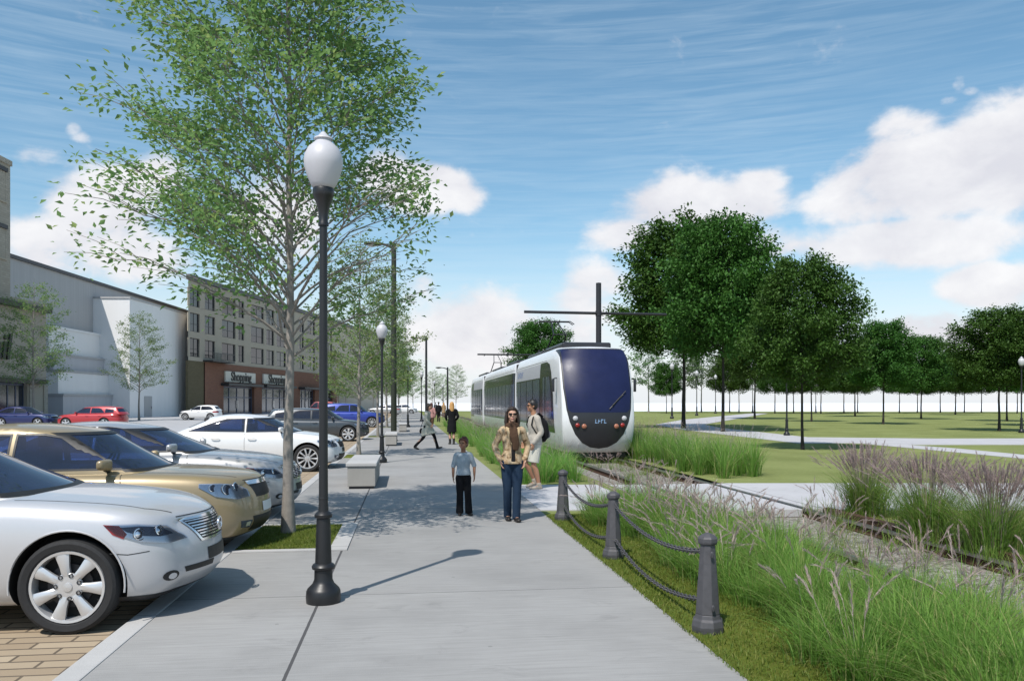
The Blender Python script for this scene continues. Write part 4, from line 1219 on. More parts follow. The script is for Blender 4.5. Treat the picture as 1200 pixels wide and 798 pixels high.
def lettering(txt, root, x, z, y, size, mat='black_plastic', shear=0.0):
    me = text_mesh(txt, size, .04, shear=shear); me.transform(Matrix.Translation((x, y, z)) @ Matrix.Rotation(R(90), 4, 'X'))
    me.materials.clear(); me.materials.append(M[mat])
    return link('lettering', me, root)

# --- brick shop block
F = Facade(240, 117, 700)
root = F.root('shop_building', 'brick shop block with dark windows and two Shopping signs behind the big street tree', 'building')
L_ = 95.0
bz = PKZ-.02
z_br = F.z(240, 424); z_rf = F.z(240, 333); U0 = F.u(221.5)
_d = (F.o + F.t*U0).normalized(); KS = 1.03*_d.dot(F.t)/_d.dot(-F.n)
door = [(F.u(262), F.u(298), bz, F.z(280, 453)), (F.u(307), F.u(338), bz, F.z(320, 454.5))]
d3 = F.u(345)
for k in range(2):
    door.append((d3+3 + k*11, d3+11 + k*11, bz, door[0][3]))
wall_with_openings('shopfront_wall', 'red_brick', root, 0, d3+26, bz, z_br, door, .6)
cols = [(223.5, 235), (241, 253), (261, 277), (280, 287), (295, 310), (313, 322), (325, 336), (351, 357), (361, 370), (374, 381), (384, 390)]
cu = [(F.u(a), F.u(b)) for a, b in cols]
rows = []
hh = z_rf - z_br
for k in range(3):
    rows.append((z_br + hh*(.05+.315*k), z_br + hh*(.05+.315*k) + hh*.235))
hol = [(a, b, r0, r1) for a, b in cu for r0, r1 in rows]
wall_with_openings('upper_wall', 'cream_wall', root, U0, L_, z_br+.003, z_rf, hol, .4, .12)
for a, b, r0, r1 in hol: window(root, a, b, r0, r1, .12, 1 if b-a > 1.8 else 0)
for x0, x1, z0, z1 in door:
    f = MB()
    n = 4; w_ = (x1-x0)/n
    for i in range(n+1): f.box(x0+i*w_-.08, .42, z0, x0+i*w_+.08, .58, z1)
    f.box(x0, .43, z1-.25, x1, .57, z1-.001); f.box(x0, .43, z0, x1, .57, z0+.3); f.box(x0, .435, z0+2.6, x1, .565, z0+2.75)
    dr = f.build('shopfront', 'door_paint', root)
    g = MB(); g.add([(x0, .5, z0), (x1, .5, z0), (x1, .5, z1), (x0, .5, z1)], [(0, 1, 2, 3)]); g.build('pane', 'door_glass', dr)
    h_ = MB()
    for s in (-.2, .2): h_.tube([((x0+x1)/2+s, .38, z0+1.0), ((x0+x1)/2+s, .38, z0+2.2)], .04, 6)
    h_.build('handle', 'chrome', dr, 60)
    c = MB(); c.box(x0-.9, -1.3, z1+.02, x1+.9, .0, z1+.42); c.build('canopy', 'win_frame', root, None, .03)
for i, (x0, x1, z0, z1) in enumerate(door[:2]):
    zc = z1 + 1.45; xm = (x0+x1)/2
    sb = MB(); sb.box(x0+.1, -.28, zc-.82, x1-.1, -.02, zc+.82); sg = sb.build('shop_sign', 'sign_pale', root, None, .03)
    me = text_mesh('Shopping', 1.55 * (x1-x0)/8.6, .05)
    me.transform(Matrix.Translation((xm, -.34, zc)) @ Matrix.Rotation(R(90), 4, 'X')); me.materials.clear(); me.materials.append(M['black_plastic'])
    link('lettering', me, sg)
def slant(y): return U0 + KS*(y-.12)
rf = MB()
rf.prism([(slant(.122), .122), (L_, .122), (L_, 24), (slant(24), 24)], z_rf, z_rf+.1)
rf.box(U0-.05, -.15, z_rf+.1, L_+.1, .4, z_rf+.75); rf.build('roof', 'coping', root)
sw_ = MB()
sw_.add([(slant(.55), .55, bz), (slant(.55), .55, z_rf-.01), (slant(24), 24, z_rf-.01), (slant(24), 24, bz)], [(0, 1, 2, 3)], 1)
sw_.box(L_-.3, .6, bz, L_, 24, z_rf-.01, 1); sw_.box(slant(24), 23.7, bz, L_-.31, 24, z_rf-.01, 1)
sw_.box(d3+26.01, .125, bz, L_-.31, .5, z_br, 1)
sw_.box(U0, .13, bz, -.002, .5, z_br, 0)
sw_.build('end_wall', ['olive_brick', 'cream_wall'], root)
x0, x1 = cu[1][0]-.6, cu[1][1]+3.2
b = MB()
b.box(x0, -1.5, z_br+.05, x1, .10, z_br+.25)
for i in range(17):
    xx = x0 + .05 + (x1-x0-.1)*i/16; b.box(xx-.025, -1.48, z_br+.25, xx+.025, -1.43, z_br+1.25)
b.box(x0, -1.5, z_br+1.25, x1, -1.41, z_br+1.33)
b.build('balcony', 'win_frame', root)
for u_ in (F.u(258), F.u(291), F.u(323)):
    b = MB(); b.box(u_-.25, -.12, z_rf-.4, u_+.25, .118, z_rf+.1); b.build('pilaster', 'cream_wall', root)

# --- grey corrugated hall
F2 = Facade(-6, 78, 560)
root = F2.root('corrugated_hall', 'large grey corrugated hall with sloping looking roof edge behind the red estate car', 'building')
zt = F2.z(12, 302); L2 = F2.u(222)+14
b = MB(); b.box(0, 0, bz, L2, 40, zt); b.build('wall', 'grey_panel', root)
b = MB(); b.box(-.2, -.25, zt, L2+.2, 40.2, zt+.35); b.build('roof', 'coping', root)
u0, u1 = F2.u(48), F2.u(131)
zs = [F2.z(90, y) for y in (486, 462, 436, 418, 388)]
for i in range(4):
    b = MB(); b.box(u0, -.8-.5*(3-i), bz if i == 0 else zs[i]+.004, u1+20, -.02, zs[i+1]-.25, 0); b.build('cladding', 'pale_panel' if i % 2 == 0 else 'white_panel', root)
    b = MB(); b.box(u0-.1, -.9-.5*(3-i), zs[i+1]-.246, u1+20, -.01, zs[i+1]); b.build('ledge', 'white_panel' if i == 3 else 'grey_panel', root)

# --- white block in front of the hall
pA, pB, pC = far(132, 99), far(152, 98), far(222, 117)
t_ = (pC-pB); t_.z = 0; Lw = t_.length; ang = math.atan2(t_.y, t_.x)
root = thing('white_block', 'plain white panelled block beside the brick shop', 'building', (pB.x, pB.y, 0), ang)
zt = hgt(350, 98)
Wd = 7.0
b = MB(); b.box(0, 0, bz, Lw, Wd, zt); b.build('wall', 'white_panel', root)
b = MB(); b.box(-.1, -.1, zt, Lw+.1, Wd+.1, zt+.22); b.build('roof', 'grey_panel', root)
b = MB(); b.box(4.0, -.06, bz, 6.2, 0.1, 2.6); dr = b.build('door', 'grey_panel', root)
b = MB(); b.tube([(5.9, -.12, 1.0), (5.9, -.12, 1.3)], .03, 6); b.build('handle', 'dark_metal', dr)

# --- beige brick shop at the left edge
F3 = Facade(-60, 63, 566)
root = F3.root('brick_shop', 'tall beige brick building with arched dark windows and awnings at the left edge', 'building')
u12, u51 = F3.u(12), F3.u(51)
ztop = F3.z(12, 195)
winx = [(F3.u(-45), F3.u(-28)), (F3.u(-18), F3.u(6.5))]
rows3 = [(F3.z(5, 236), F3.z(5, 201)), (F3.z(5, 303), F3.z(5, 268)), (F3.z(5, 366), F3.z(5, 334))]
hol = [(a, b_, r0, r1) for a, b_ in winx for r0, r1 in rows3]
z2 = F3.z(30, 352)
dw = (F3.u(-20), F3.u(29), bz, F3.z(20, 449))
wall_with_openings('upper_wall', 'beige_brick', root, -12, u12, z2, ztop, [h for h in hol if h[2] > z2], .4)
for a, b_, r0, r1 in hol:
    if r0 > z2:
        window(root, a, b_, r0, r1, 0, 1)
        l_ = MB(); l_.box(a-.15, -.14, r1, b_+.15, .1, r1+.35); l_.build('lintel', 'win_frame', root)
        l_ = MB(); l_.box(a-.1, -.12, r0-.14, b_+.1, .1, r0); l_.build('sill', 'cream_wall', root)
wall_with_openings('lower_wall', 'cream_wall', root, -12, u51, bz, z2-.004, [dw], .5, -.25)
b = MB(); b.box(-12, .01, z2, u12-.01, 18, ztop-.01); b.box(-12, .3, bz, u51-.01, 17.9, z2-.01)
b.box(-12, -.12, ztop, u12+.12, 18.1, ztop+.45); b.build('roof', 'beige_brick', root)
x0, x1, z0, z1 = dw
f = MB(); n = 5; w_ = (x1-x0)/n
for i in range(n+1): f.box(x0+i*w_-.06, .10, z0, x0+i*w_+.06, .2, z1)
f.box(x0, .105, z1-.2, x1, .195, z1-.001)
dr = f.build('shopfront', 'door_paint', root)
g = MB(); g.add([(x0, .15, z0), (x1, .15, z0), (x1, .15, z1), (x0, .15, z1)], [(0, 1, 2, 3)]); g.build('pane', 'door_glass', dr)
za, zb_ = F3.z(25, 360), F3.z(25, 446)
b = MB(); b.box(-12, -.95, za-.2, u51-.2, -.254, za+.25); b.build('awning', 'olive_metal', root, None, .03)
b = MB(); b.box(-12, -.9, zb_-.25, u51-.9, -.254, zb_+.15); b.build('awning', 'olive_metal', root, None, .03)
zm = F3.z(6, 408)
me = text_mesh('Retail', 3.2, .08, 'RIGHT', .2)
me.transform(Matrix.Translation((F3.u(7), -.36, zm)) @ Matrix.Rotation(R(90), 4, 'X')); me.materials.clear(); me.materials.append(M['black_plastic'])
link('lettering', me, root)
for a in (u51-2.6, u51-.2):
    b = MB(); b.box(a-.35, -.36, bz, a+.3, -.253, zb_-.3); b.build('pilaster', 'beige_brick', root)
# ------------------------------------------------------------------ tram
def tram_paint():
    m, nt, out = new_mat('white tram paint'); v = coords(nt)
    sp = nt.nodes.new('ShaderNodeSeparateXYZ'); nt.links.new(v, sp.inputs[0])
    run = noise_n(nt, coords(nt, 'Object', (3, 3, .35)), 3.0, 6, .65)
    low = N(nt, 'ShaderNodeMapRange', i_1=1.25, i_2=.2, i_3=0.05, i_4=.75); nt.links.new(sp.outputs[2], low.inputs[0])
    col = mix_col(nt, math_n(nt, 'MULTIPLY', math_n(nt, 'MULTIPLY', low.outputs[0], run), .9, clamp=True), (.73, .73, .74), (.30, .27, .23))
    pbsdf(nt, out, col, math_n(nt, 'MULTIPLY_ADD', run, .25, .22), 0, .5, coat=.4); return m
M['tram_white'] = tram_paint()
M['tram_grey'] = plain('pale grey tram band', (.46, .46, .48), .4, .1, .08, 1.5)
M['tram_dark'] = plain('dark tram trim', (.022, .022, .026), .35, 0, .2, 3)
M['tram_glass'] = plain('smoked tram side glass', (.012, .014, .018), .10, 0, .3, 1.2, 0, .8)
M['tram_pane'] = plain('reflecting tram pane', (.075, .095, .14), .10, .1, .35, .8, 0, 1.0)
M['tram_screen'] = plain('navy tram windscreen', (.014, .019, .062), .34, 0, .3, 2.0, 0, .18)
M['bellows'] = plain('bellows rubber', (.03, .03, .033), .85, 0, .2, 8)
M['mark_blue'] = plain('blue lettering paint', (.09, .17, .42), .4, 0, .1, 8)
M['mark_pale'] = plain('pale blue lettering paint', (.22, .34, .52), .4, 0, .1, 8)
T0, THW, TZ = 24.1, 1.20, 0.0
tram = thing('tram', 'white and navy tram with a bowed front and dark side windows on the grassed track', 'tram', (TX, T0, 0), 0)
TH = 3.58
def tram_mods(y0, y1, nose):
    L = y1 - y0
    def fn(u, v, w):
        d = u*L
        yy = 2*v-1
        z = .22 + (TH-.22)*w
        hw_ = THW * float(hermite([0, .1, .30, .70, .86, 1], [.90, .96, 1.0, 1.0, .975, .88], w))
        z -= .05*yy*yy*(1 if w > .9 else 0)
        y = 0
        if nose:
            n = max(0, 1-d/2.6)
            hw_ *= 1 - .055*n**2.2*(1 if w < .95 else 1)
            rake = float(hermite([0, .10, .28, .45, .75, 1], [.34, .10, .0, .07, .42, .86], w))
            y = (rake + .24*abs(yy)**2.4)*n**1.4
            z -= .10*n**3*(w**4)
        return Vector((hw_*yy, y0 + d + y, z))
    us = [(i/40)**1.7 for i in range(41)] if nose else [i/16 for i in range(17)]
    bm = box_surface(len(us)-1, 24, 30, fn, us)
    for _ in range(3): bmesh.ops.smooth_vert(bm, verts=bm.verts, factor=.5, use_axis_x=True, use_axis_y=True, use_axis_z=True)
    bm.normal_update()
    return bm
def mirror_y(bm, about):
    for v in bm.verts: v.co.y = 2*about - v.co.y
    bmesh.ops.reverse_faces(bm, faces=bm.faces); bm.normal_update()
SEG = [(0, 10.7), (11.15, 26.0), (26.45, 37.1)]
MID = 18.55
for i, (a, c) in enumerate(SEG):
    if i < 2: bm = tram_mods(a, c, i == 0)
    else: bm = tram_mods(0, 10.65, True); mirror_y(bm, MID)
    sec = bm_obj(bm.copy(), 'car_section', 'tram_white', tram, 40)
    ya, yc = a, c
    for s in (-1, 1):
        Wd = X_*s
        if i == 1: band = [(ya+.15, .98), (yc-.15, .98), (yc-.15, 3.06), (ya+.15, 3.06)]
        elif i == 0: band = [(4.05, .98), (yc-.15, .98), (yc-.15, 2.62), (4.05, 2.62)]
        else: band = [(ya+.15, .98), (yc-4.05, .98), (yc-4.05, 2.62), (ya+.15, 2.62)]
        wb_ = bm_obj(patch(bm, band, Y_, Z_, Wd, .006, .3), 'window_band', 'tram_glass', sec, 40)
        y_lo, y_hi = band[0][0], band[1][0]
        zt_ = 2.58
        # panes and doors
        n = max(3, round((y_hi-y_lo)/1.45)); wdt = (y_hi-y_lo)/n
        for k in range(n):
            q0, q1 = y_lo + k*wdt + .07, y_lo + (k+1)*wdt - .07
            lowz = 1.06 if k % 4 not in (1, 2) else 1.0
            bm_obj(patch(bm, [(q0, lowz), (q1, lowz), (q1, zt_), (q0, zt_)], Y_, Z_, Wd, .011, .3), 'pane', 'tram_pane', wb_, 40)
        if i != 1:
            g0, g1 = (4.05, yc-.15) if i == 0 else (ya+.15, yc-4.05)
            bm_obj(patch(bm, [(g0, 2.625), (g1, 2.625), (g1, 3.10), (g0, 3.10)], Y_, Z_, Wd, .006, .3), 'grey_band', 'tram_grey', sec, 40)
            # cab door and corner window under an arched head
            A = [(1.30, .80), (4.02, .80), (4.02, 3.12), (2.75, 3.12), (2.2, 3.02), (1.85, 2.75), (1.55, 2.0)]
            if i == 2: A = [(2*MID-y, z) for y, z in A]
            cw = bm_obj(patch(bm, A, Y_, Z_, Wd, .006, .2), 'cab_window', 'tram_glass', sec, 40)
            B = [(1.75, 1.25), (2.85, 1.25), (2.85, 2.62), (2.15, 2.62), (1.9, 2.2)]
            C_ = [(3.05, 1.0), (3.45, 1.0), (3.45, 2.62), (3.05, 2.62)]
            for P_ in (B, C_):
                if i == 2: P_ = [(2*MID-y, z) for y, z in P_]
                bm_obj(patch(bm, P_, Y_, Z_, Wd, .011, .2), 'pane', 'tram_pane', cw, 40)
    if i == 0:
        # maker-less blue strokes on the grey band (unreadable in the picture)
        q = []
        for k in range(6):
            y = 9.85 - k*.27
            q.append(patch(bm, [(y, 2.76), (y-.07, 2.76), (y-.07, 2.98), (y, 2.98)], Y_, Z_, -X_, .010, .3))
            zz = (2.76, 2.86, 2.94)[k % 3]
            q.append(patch(bm, [(y, zz), (y-.19, zz), (y-.19, zz+.045), (y, zz+.045)], Y_, Z_, -X_, .0105, .3))
        bm_obj(bm_join(q), 'lettering', 'mark_blue', sec, 40)
    # panel joints on the skirt and the roof edge
    for s in (-1, 1):
        jl = []
        lo_y, hi_y = (2.9, c-.2) if i == 0 else ((a+.2, c-.2) if i == 1 else (a+.2, c-2.9))
        nj = max(3, int((hi_y-lo_y)/2.1))
        for k in range(nj+1):
            y = lo_y + (hi_y-lo_y)*k/nj
            jl.append(patch(bm, [(y-.008, .30), (y+.008, .30), (y+.008, .93), (y-.008, .93)], Y_, Z_, X_*s, .0015, .2))
        jl.append(patch(bm, [(lo_y, .365), (hi_y, .365), (hi_y, .38), (lo_y, .38)], Y_, Z_, X_*s, .0018, .2))
        jl.append(patch(bm, [(lo_y, 3.155), (hi_y, 3.155), (hi_y, 3.17), (lo_y, 3.17)], Y_, Z_, X_*s, .0015, .05))
        bm_obj(bm_join(jl), 'panel_joint', 'bellows', sec, 40)
    if i != 1:
        fW = -Y_ if i == 0 else Y_
        U = X_
        scr = [(-.98, 3.46), (.98, 3.46), (1.00, 3.0), (.99, 2.2), (.93, 1.55), (.85, 1.20), (.70, .86), (.50, .62), (.26, .49), (0, .45), (-.26, .49), (-.50, .62), (-.70, .86), (-.85, 1.20), (-.93, 1.55), (-.99, 2.2), (-1.0, 3.0)]
        scr = [(x*1.085, z - .10*max(0, 1-(z-.45)/1.0)) for x, z in scr]
        pan = bm_obj(patch(bm, scr, U, Z_, fW, .006, .05), 'front_panel', 'tram_dark', sec, 40)
        top = [(x*.955, z) for x, z in scr if z > 1.5] ; top = [(x, min(z, 3.42)) for x, z in top] + [(-.86, 1.46), (.86, 1.46)]
        bm_obj(patch(bm, top, U, Z_, fW, .012, .05), 'windscreen', 'tram_screen', pan, 40)
        if i == 0:
            def front_y(x, z):
                return min(bm.verts, key=lambda v: (v.co.x-x)**2 + (v.co.z-z)**2 + (0 if v.normal.y < -.2 else 9)).co.copy()
            for s in (-1, 1):
                for x, z, r_, mt_ in ((.76, 1.28, .062, 'lamp_white'), (.70, 1.07, .052, 'lens_red'), (.50, 1.04, .060, 'lens_amber')):
                    f0 = front_y(s*x, z)
                    l_ = MB(); l_.lathe([(r_+.012, .02), (r_+.012, -.035), (r_, -.04), (r_*.8, -.052), (.001, -.058)], 22, (s*x, f0.y, z), axis='Y')
                    l_.build('headlight', mt_, pan, 50)
            q = []
            for k in range(4):
                x = -.17 + k*.092
                q.append(patch(bm, [(x, 1.13), (x+.02, 1.13), (x+.035, 1.25), (x+.015, 1.25)], U, Z_, fW, .012, .05))
                zz = (1.13, 1.18, 1.225, 1.13)[k]
                q.append(patch(bm, [(x, zz), (x+.075, zz), (x+.075, zz+.026), (x, zz+.026)], U, Z_, fW, .0125, .05))
            bm_obj(bm_join(q), 'emblem', 'mark_pale', pan, 40)
            wp = MB(); p0 = front_y(.30, 1.52) + Vector((0, -.04, 0)); p1 = front_y(.80, 2.05) + Vector((0, -.045, 0))
            wp.tube([p0, p1], [.016, .012], 6); wp.tube([front_y(.42, 1.72) + Vector((0, -.06, 0)), front_y(.86, 2.12) + Vector((0, -.06, 0))], .014, 6)
            wp.build('wiper', 'tram_dark', pan)
            sk = MB(); sk.box(-.95, .55, .05, .95, .75, .34); sk.build('coupler_skirt', 'tram_dark', sec, None, .03)
            for s in (-1, 1):
                mr = MB(); mr.tube([(s*1.12, 1.1, 2.55), (s*1.30, .85, 2.50)], .02, 6); mr.cbox((s*1.31, .84, 2.30), (.07, .10, .40)); mr.build('mirror', 'tram_dark', sec, 60, .015)
    bm.free()
for y0, y1 in ((10.62, 11.23), (25.92, 26.53)):
    b = MB(); n = 7
    for k in range(n):
        a = y0 + (y1-y0)*k/n; c = y0 + (y1-y0)*(k+1)/n - .02
        b.box(-1.08, a, .35, 1.08, c, 3.42)
    b.build('bellows', 'bellows', tram, None, .02)
for y in (3.2, 15.5, 21.5, 33.6):
    bo_ = MB(); bo_.box(-1.0, y-1.3, .10, 1.0, y+1.3, .38)
    bg_ = bo_.build('bogie', 'tram_dark', tram, None, .04)
    for dy in (-.85, .85):
        for s in (-1, 1):
            wl = MB(); wl.lathe([(.28, -.06), (.28, .06), (.12, .07), (.12, -.07)], 24, (s*.735, y+dy, .286), axis='X'); wl.build('wheel', 'dark_metal', bg_, 40)
for (a, c, z1) in ((1.9, 5.2, .34), (6.0, 9.6, .28), (13.0, 17.0, .34), (19.5, 24.0, .30), (28.0, 33.5, .32)):
    b = MB(); b.box(-.82, a, TH-.08, .82, c, TH+z1*.45); b.build('roof_equipment', 'tram_dark', tram, None, .07)
def pantograph(y):
    b = MB(); top = 5.02
    b.box(-.5, y-.5, TH+.09, .5, y+.5, TH+.17)
    for s in (-1, 1):
        b.tube([(s*.34, y+.35, TH+.17), (s*.24, y-.95, TH+.80)], .032, 8); b.tube([(s*.24, y-.95, TH+.80), (s*.12, y+.25, top-.06)], .024, 8)
    b.tube([(-.34, y+.1, TH+.28), (.34, y+.1, TH+.28)], .02, 6)
    b.tube([(-.24, y-.95, TH+.80), (.24, y-.95, TH+.80)], .024, 8)
    for dy in (.1, .40):
        b.tube([(-.78, y+dy, top-.14), (-.62, y+dy, top-.03), (.62, y+dy, top-.03), (.78, y+dy, top-.14)], .02, 8)
    b.build('pantograph', 'dark_metal', tram, 50)
pantograph(7.6); pantograph(29.5)
def mast(label, px, d, h, za, left, right):
    p = far(px, d)
    root = thing('catenary_mast', label, 'mast', (p.x, p.y, -.1), 0, 'overhead line masts')
    b = MB(); b.lathe([(.20, 0), (.20, .06), (.12, .08)], 16); b.build('base', 'dark_metal', root, 40)
    b = MB(); b.lathe([(.115, .08), (.105, h+.1), (.001, h+.12)], 14); b.build('pole', 'dark_metal', root, 40)
    b = MB(); b.tube([(-left, -.2, za+.1), (right, .1, za+.1)], [.055, .055], 8)
    b.lathe([(.125, za), (.125, za+.2)], 14); b.build('arm', 'dark_metal', root, 40)
mast('overhead line mast rising behind the tram nose, long arm over both sides', 701.5, 31.5, 6.4, 5.22, 2.95, 2.75)
mast('second overhead line mast with its arm over the far part of the tram', 632, 56, 5.35, 5.05, 4.3, 2.0)
# ------------------------------------------------------------------ trees
def tree_meshes(seed, H, clear, prof, nprim, lsize, leaves_per, bark, leaf, trunk_r, rise=.55, second=7, spread=.16, droop=.25, lw=.5, twigs=True, thin=None, skew=1.0):
    r = random.Random(seed); g = np.random.default_rng(seed)
    T = MB(); sites = []; dirs = []
    lean = [(r.uniform(-.03, .03), r.uniform(-.03, .03)) for _ in range(9)]
    def axis(t):
        k = t*8; i = min(int(k), 7); f = k-i
        x = sum(l[0] for l in lean[:i]) + lean[i][0]*f; y = sum(l[1] for l in lean[:i]) + lean[i][1]*f
        return Vector((x*H*.12, y*H*.12, t*H))
    tp = [axis(i/16) for i in range(17)]
    tr = [trunk_r*(1.25 if i == 0 else 1.0)*(1-.94*(i/16)**.72) for i in range(17)]
    T.tube(tp, tr, 10)
    for i in range(nprim):
        f = i/(nprim-1)
        h0 = clear + (H*.93-clear)*f**1.05
        az = i*2.39996 + r.uniform(-.3, .3)
        te = min(h0/H, .98)
        hend = h0
        rad = prof((h0 + rise*1.0)/H) * r.uniform(.72, 1.08) * (1 + (skew-1)*max(0, math.cos(az)))
        if rad < .08: continue
        base = axis(te)
        up_ = rad*rise*r.uniform(.75, 1.2)
        tip = base + Vector((math.cos(az)*rad, math.sin(az)*rad, min(up_, H*1.02-base.z)))
        pts = []
        for k in range(7):
            t = k/6
            p = base.lerp(tip, t); p.z += up_*.18*math.sin(PI*t) * (1 if rise > .3 else -.3)
            p += Vector((r.uniform(-1, 1), r.uniform(-1, 1), r.uniform(-1, 1)))*.035*rad*min(1, t*2)
            pts.append(p)
        br = max(.012, trunk_r*.34*(1-te)**.7*(.4+.6*rad/max(prof(.45), .1)))
        T.tube(pts, [max(.005, br*(1-.88*k/6)) for k in range(7)], 6)
        ns = max(2, int(second*rad/max(prof(.45), .1)+.5))
        for s in range(ns):
            t = r.uniform(.22, 1.0) if ns > 2 else r.uniform(.5, 1)
            k = min(int(t*6), 5); p0 = pts[k].lerp(pts[k+1], t*6-k)
            L = rad*r.uniform(.22, .45)*(1.15-.5*t)+.12
            out = (tip-base).normalized()
            q = az + r.choice((-1, 1))*r.uniform(.35, 1.1)
            d = (Vector((math.cos(q), math.sin(q), r.uniform(-.15, .7)*(.5+rise)))*.8 + out*.6).normalized()
            e = p0 + d*L + Vector((0, 0, -droop*L*L*.3))
            mid = p0.lerp(e, .5) + Vector((0, 0, L*.06))
            T.tube([p0, mid, e], [max(.004, br*.34), max(.0035, br*.22), .003], 4)
            m = leaves_per if thin is None else int(leaves_per*thin(e) + r.random())
            for _ in range(m):
                tt = r.uniform(.15, 1.05); c = p0.lerp(e, tt)
                sites.append((c.x + r.gauss(0, spread), c.y + r.gauss(0, spread), c.z + r.gauss(0, spread*.75)))
                dirs.append((d.x, d.y, d.z))
    P = np.array(sites); Dr = np.array(dirs)
    n = len(P)
    Dr = Dr + g.normal(0, .55, (n, 3)); Dr[:, 2] -= droop
    Dr /= np.linalg.norm(Dr, axis=1)[:, None] + 1e-9
    up_ = np.array([0, 0, 1.0]) + g.normal(0, .55, (n, 3))
    S = np.cross(Dr, up_); S /= np.linalg.norm(S, axis=1)[:, None] + 1e-9
    Nn = np.cross(S, Dr)
    sz = lsize * g.uniform(.6, 1.25, (n, 1))
    fold = .18
    v0 = P; v1 = P + Dr*sz*.45 + S*sz*lw*.5 + Nn*sz*fold*.5; v2 = P + Dr*sz - Nn*sz*.12; v3 = P + Dr*sz*.45 - S*sz*lw*.5 + Nn*sz*fold*.5
    V = np.stack([v0, v1, v2, v3], 1).reshape(-1, 3)
    b = np.arange(n)*4
    Fc = np.concatenate([np.stack([b, b+1, b+2], 1), np.stack([b, b+2, b+3], 1)])
    return T.mesh('trunk', bark, 60), np_mesh('crown', V, Fc, leaf), n
def plant_tree(name, meshes, label, loc, group, rz=0, scale=1.0, cat='tree'):
    root = thing(name, label, cat, loc, rz, group, scale)
    link('trunk', meshes[0], root); link('crown', meshes[1], root)
    return root
def street_prof(t):
    return float(np.interp(t, [.0, .20, .27, .36, .5, .68, .85, .96, 1.02], [0, 1.3, 2.1, 2.4, 2.05, 1.75, 1.3, .7, .1]))
street_a = tree_meshes(11, 9.6, 2.35, street_prof, 110, .088, 40, 'bark', 'leaf_street', .082, .60, 12, .13, .25, .55, thin=lambda e: float(np.interp(e.z, [2.2, 3.6, 4.8, 6.0, 8], [.45, .58, .80, 1.05, 1.15])) * (.75 if e.x > .9 and e.z < 4.6 else 1) * (0 if .85 < e.x < 1.7 and 3.4 < e.z < 4.4 else 1), skew=.80)
street_b = tree_meshes(23, 9.2, 2.2, street_prof, 60, .12, 21, 'bark', 'leaf_street', .09, .5, 8, .14, .25, .62)
SG = 'street trees standing in pits along the pavement'
plant_tree('street_tree', street_a, 'tall slender street tree nearest us, thin grey trunk behind the first globe lamp', (-1.60, 11.2, 0), SG)
plant_tree('street_tree', street_b, 'second street tree, in the pit just before the second globe lamp', (-1.60, 26.9, 0), SG, 1.3, (.80, .80, .80))
plant_tree('street_tree', street_b, 'third street tree, beside the charcoal estate car', (-1.55, 42.6, 0), SG, 2.1, (.85, .85, .95))
plant_tree('street_tree', street_b, 'fourth street tree, near the blue off-roader', (-1.5, 58.3, 0), SG, 4.0, 1.0)
for s in PITS[4:]:
    plant_tree('street_tree', street_b, 'pale green street tree far along the pavement, merging with its neighbours', (-1.5, s, 0), 'far street trees along the pavement', rng.uniform(0, 6), rng.uniform(.95, 1.1))
for i in range(9):
    p = far(405 + i*16.5 + rng.uniform(-4, 4), 150 + rng.uniform(-12, 25))
    plant_tree('street_tree', street_b, 'distant light green tree in the row closing the end of the street', p, 'row of trees closing the street', rng.uniform(0, 6), rng.uniform(.85, 1.1))
for (px, d, sc, lb) in [(40, 66, 1.30, 'young green tree in front of the beige brick shop'), (163, 84, 1.25, 'young green tree in front of the white block'),
                        (395, 112, 1.0, 'green tree beside the far end of the brick shop block'), (290, 100, .95, 'slim green tree before the Shopping signs')][:3]:
    plant_tree('young_tree', street_b, lb, far(px, d, PKZ), 'young trees across the car park', rng.uniform(0, 6), sc)
def park_prof(t):
    return float(np.interp(t, [.0, .28, .34, .48, .62, .78, .90, .97, 1.02], [0, 1.7, 2.4, 2.55, 2.45, 2.1, 1.5, .85, .1]))
park_v = [tree_meshes(40+k, 7.6, 2.55, park_prof, 84, .155, 60, 'bark_dark', 'leaf_park', .085, .30, 10, .20, .25, .6) for k in range(3)]
PG = 'dark green shade trees on the park lawn'
PT = [(801, 502, 14.5/7.6, .90, 'tallest dark shade tree, first one right of the tram'), (847, 506, 13.3/7.6, .78, 'tall dark shade tree, second one right of the tram'),
      (940.5, 526.7, 7.3/7.6, .80, 'dark shade tree nearest us on the lawn, with see-through gaps at its middle'),
      (951, 494, 9.4/7.6, .78, 'dark shade tree standing right behind the nearest park tree'), (884.5, 491, 12.4/7.6, .85, 'dark shade tree behind the tall pair beside the tram'),
      (1002, 488, 9.6/7.6, 1.0, 'dark shade tree between the nearest park tree and the next one right'), (1035, 497, 8.6/7.6, .92, 'dark shade tree with a thin trunk casting a long oval shadow in mid lawn'),
      (1079.5, 491, 9.2/7.6, .95, 'dark shade tree behind and right of the mid lawn tree'), (1119.5, 486, 9.5/7.6, 1.05, 'dark shade tree just left of the big right hand tree'),
      (1171, 505, 7.8/7.6, 1.0, 'large dark shade tree near the right edge, before the park lamp'), (1180, 493.5, 8.6/7.6, 1.0, 'dark shade tree behind the large tree near the right edge'),
      (1215, 499, 8.2/7.6, 1.0, 'dark shade tree cut off by the right edge of the view')]
for i, (px, py, sc, wd, lb) in enumerate(PT):
    plant_tree('shade_tree', park_v[i % 3], lb, ray(px, py), PG, rng.uniform(0, 6), (sc*wd, sc*wd, sc))
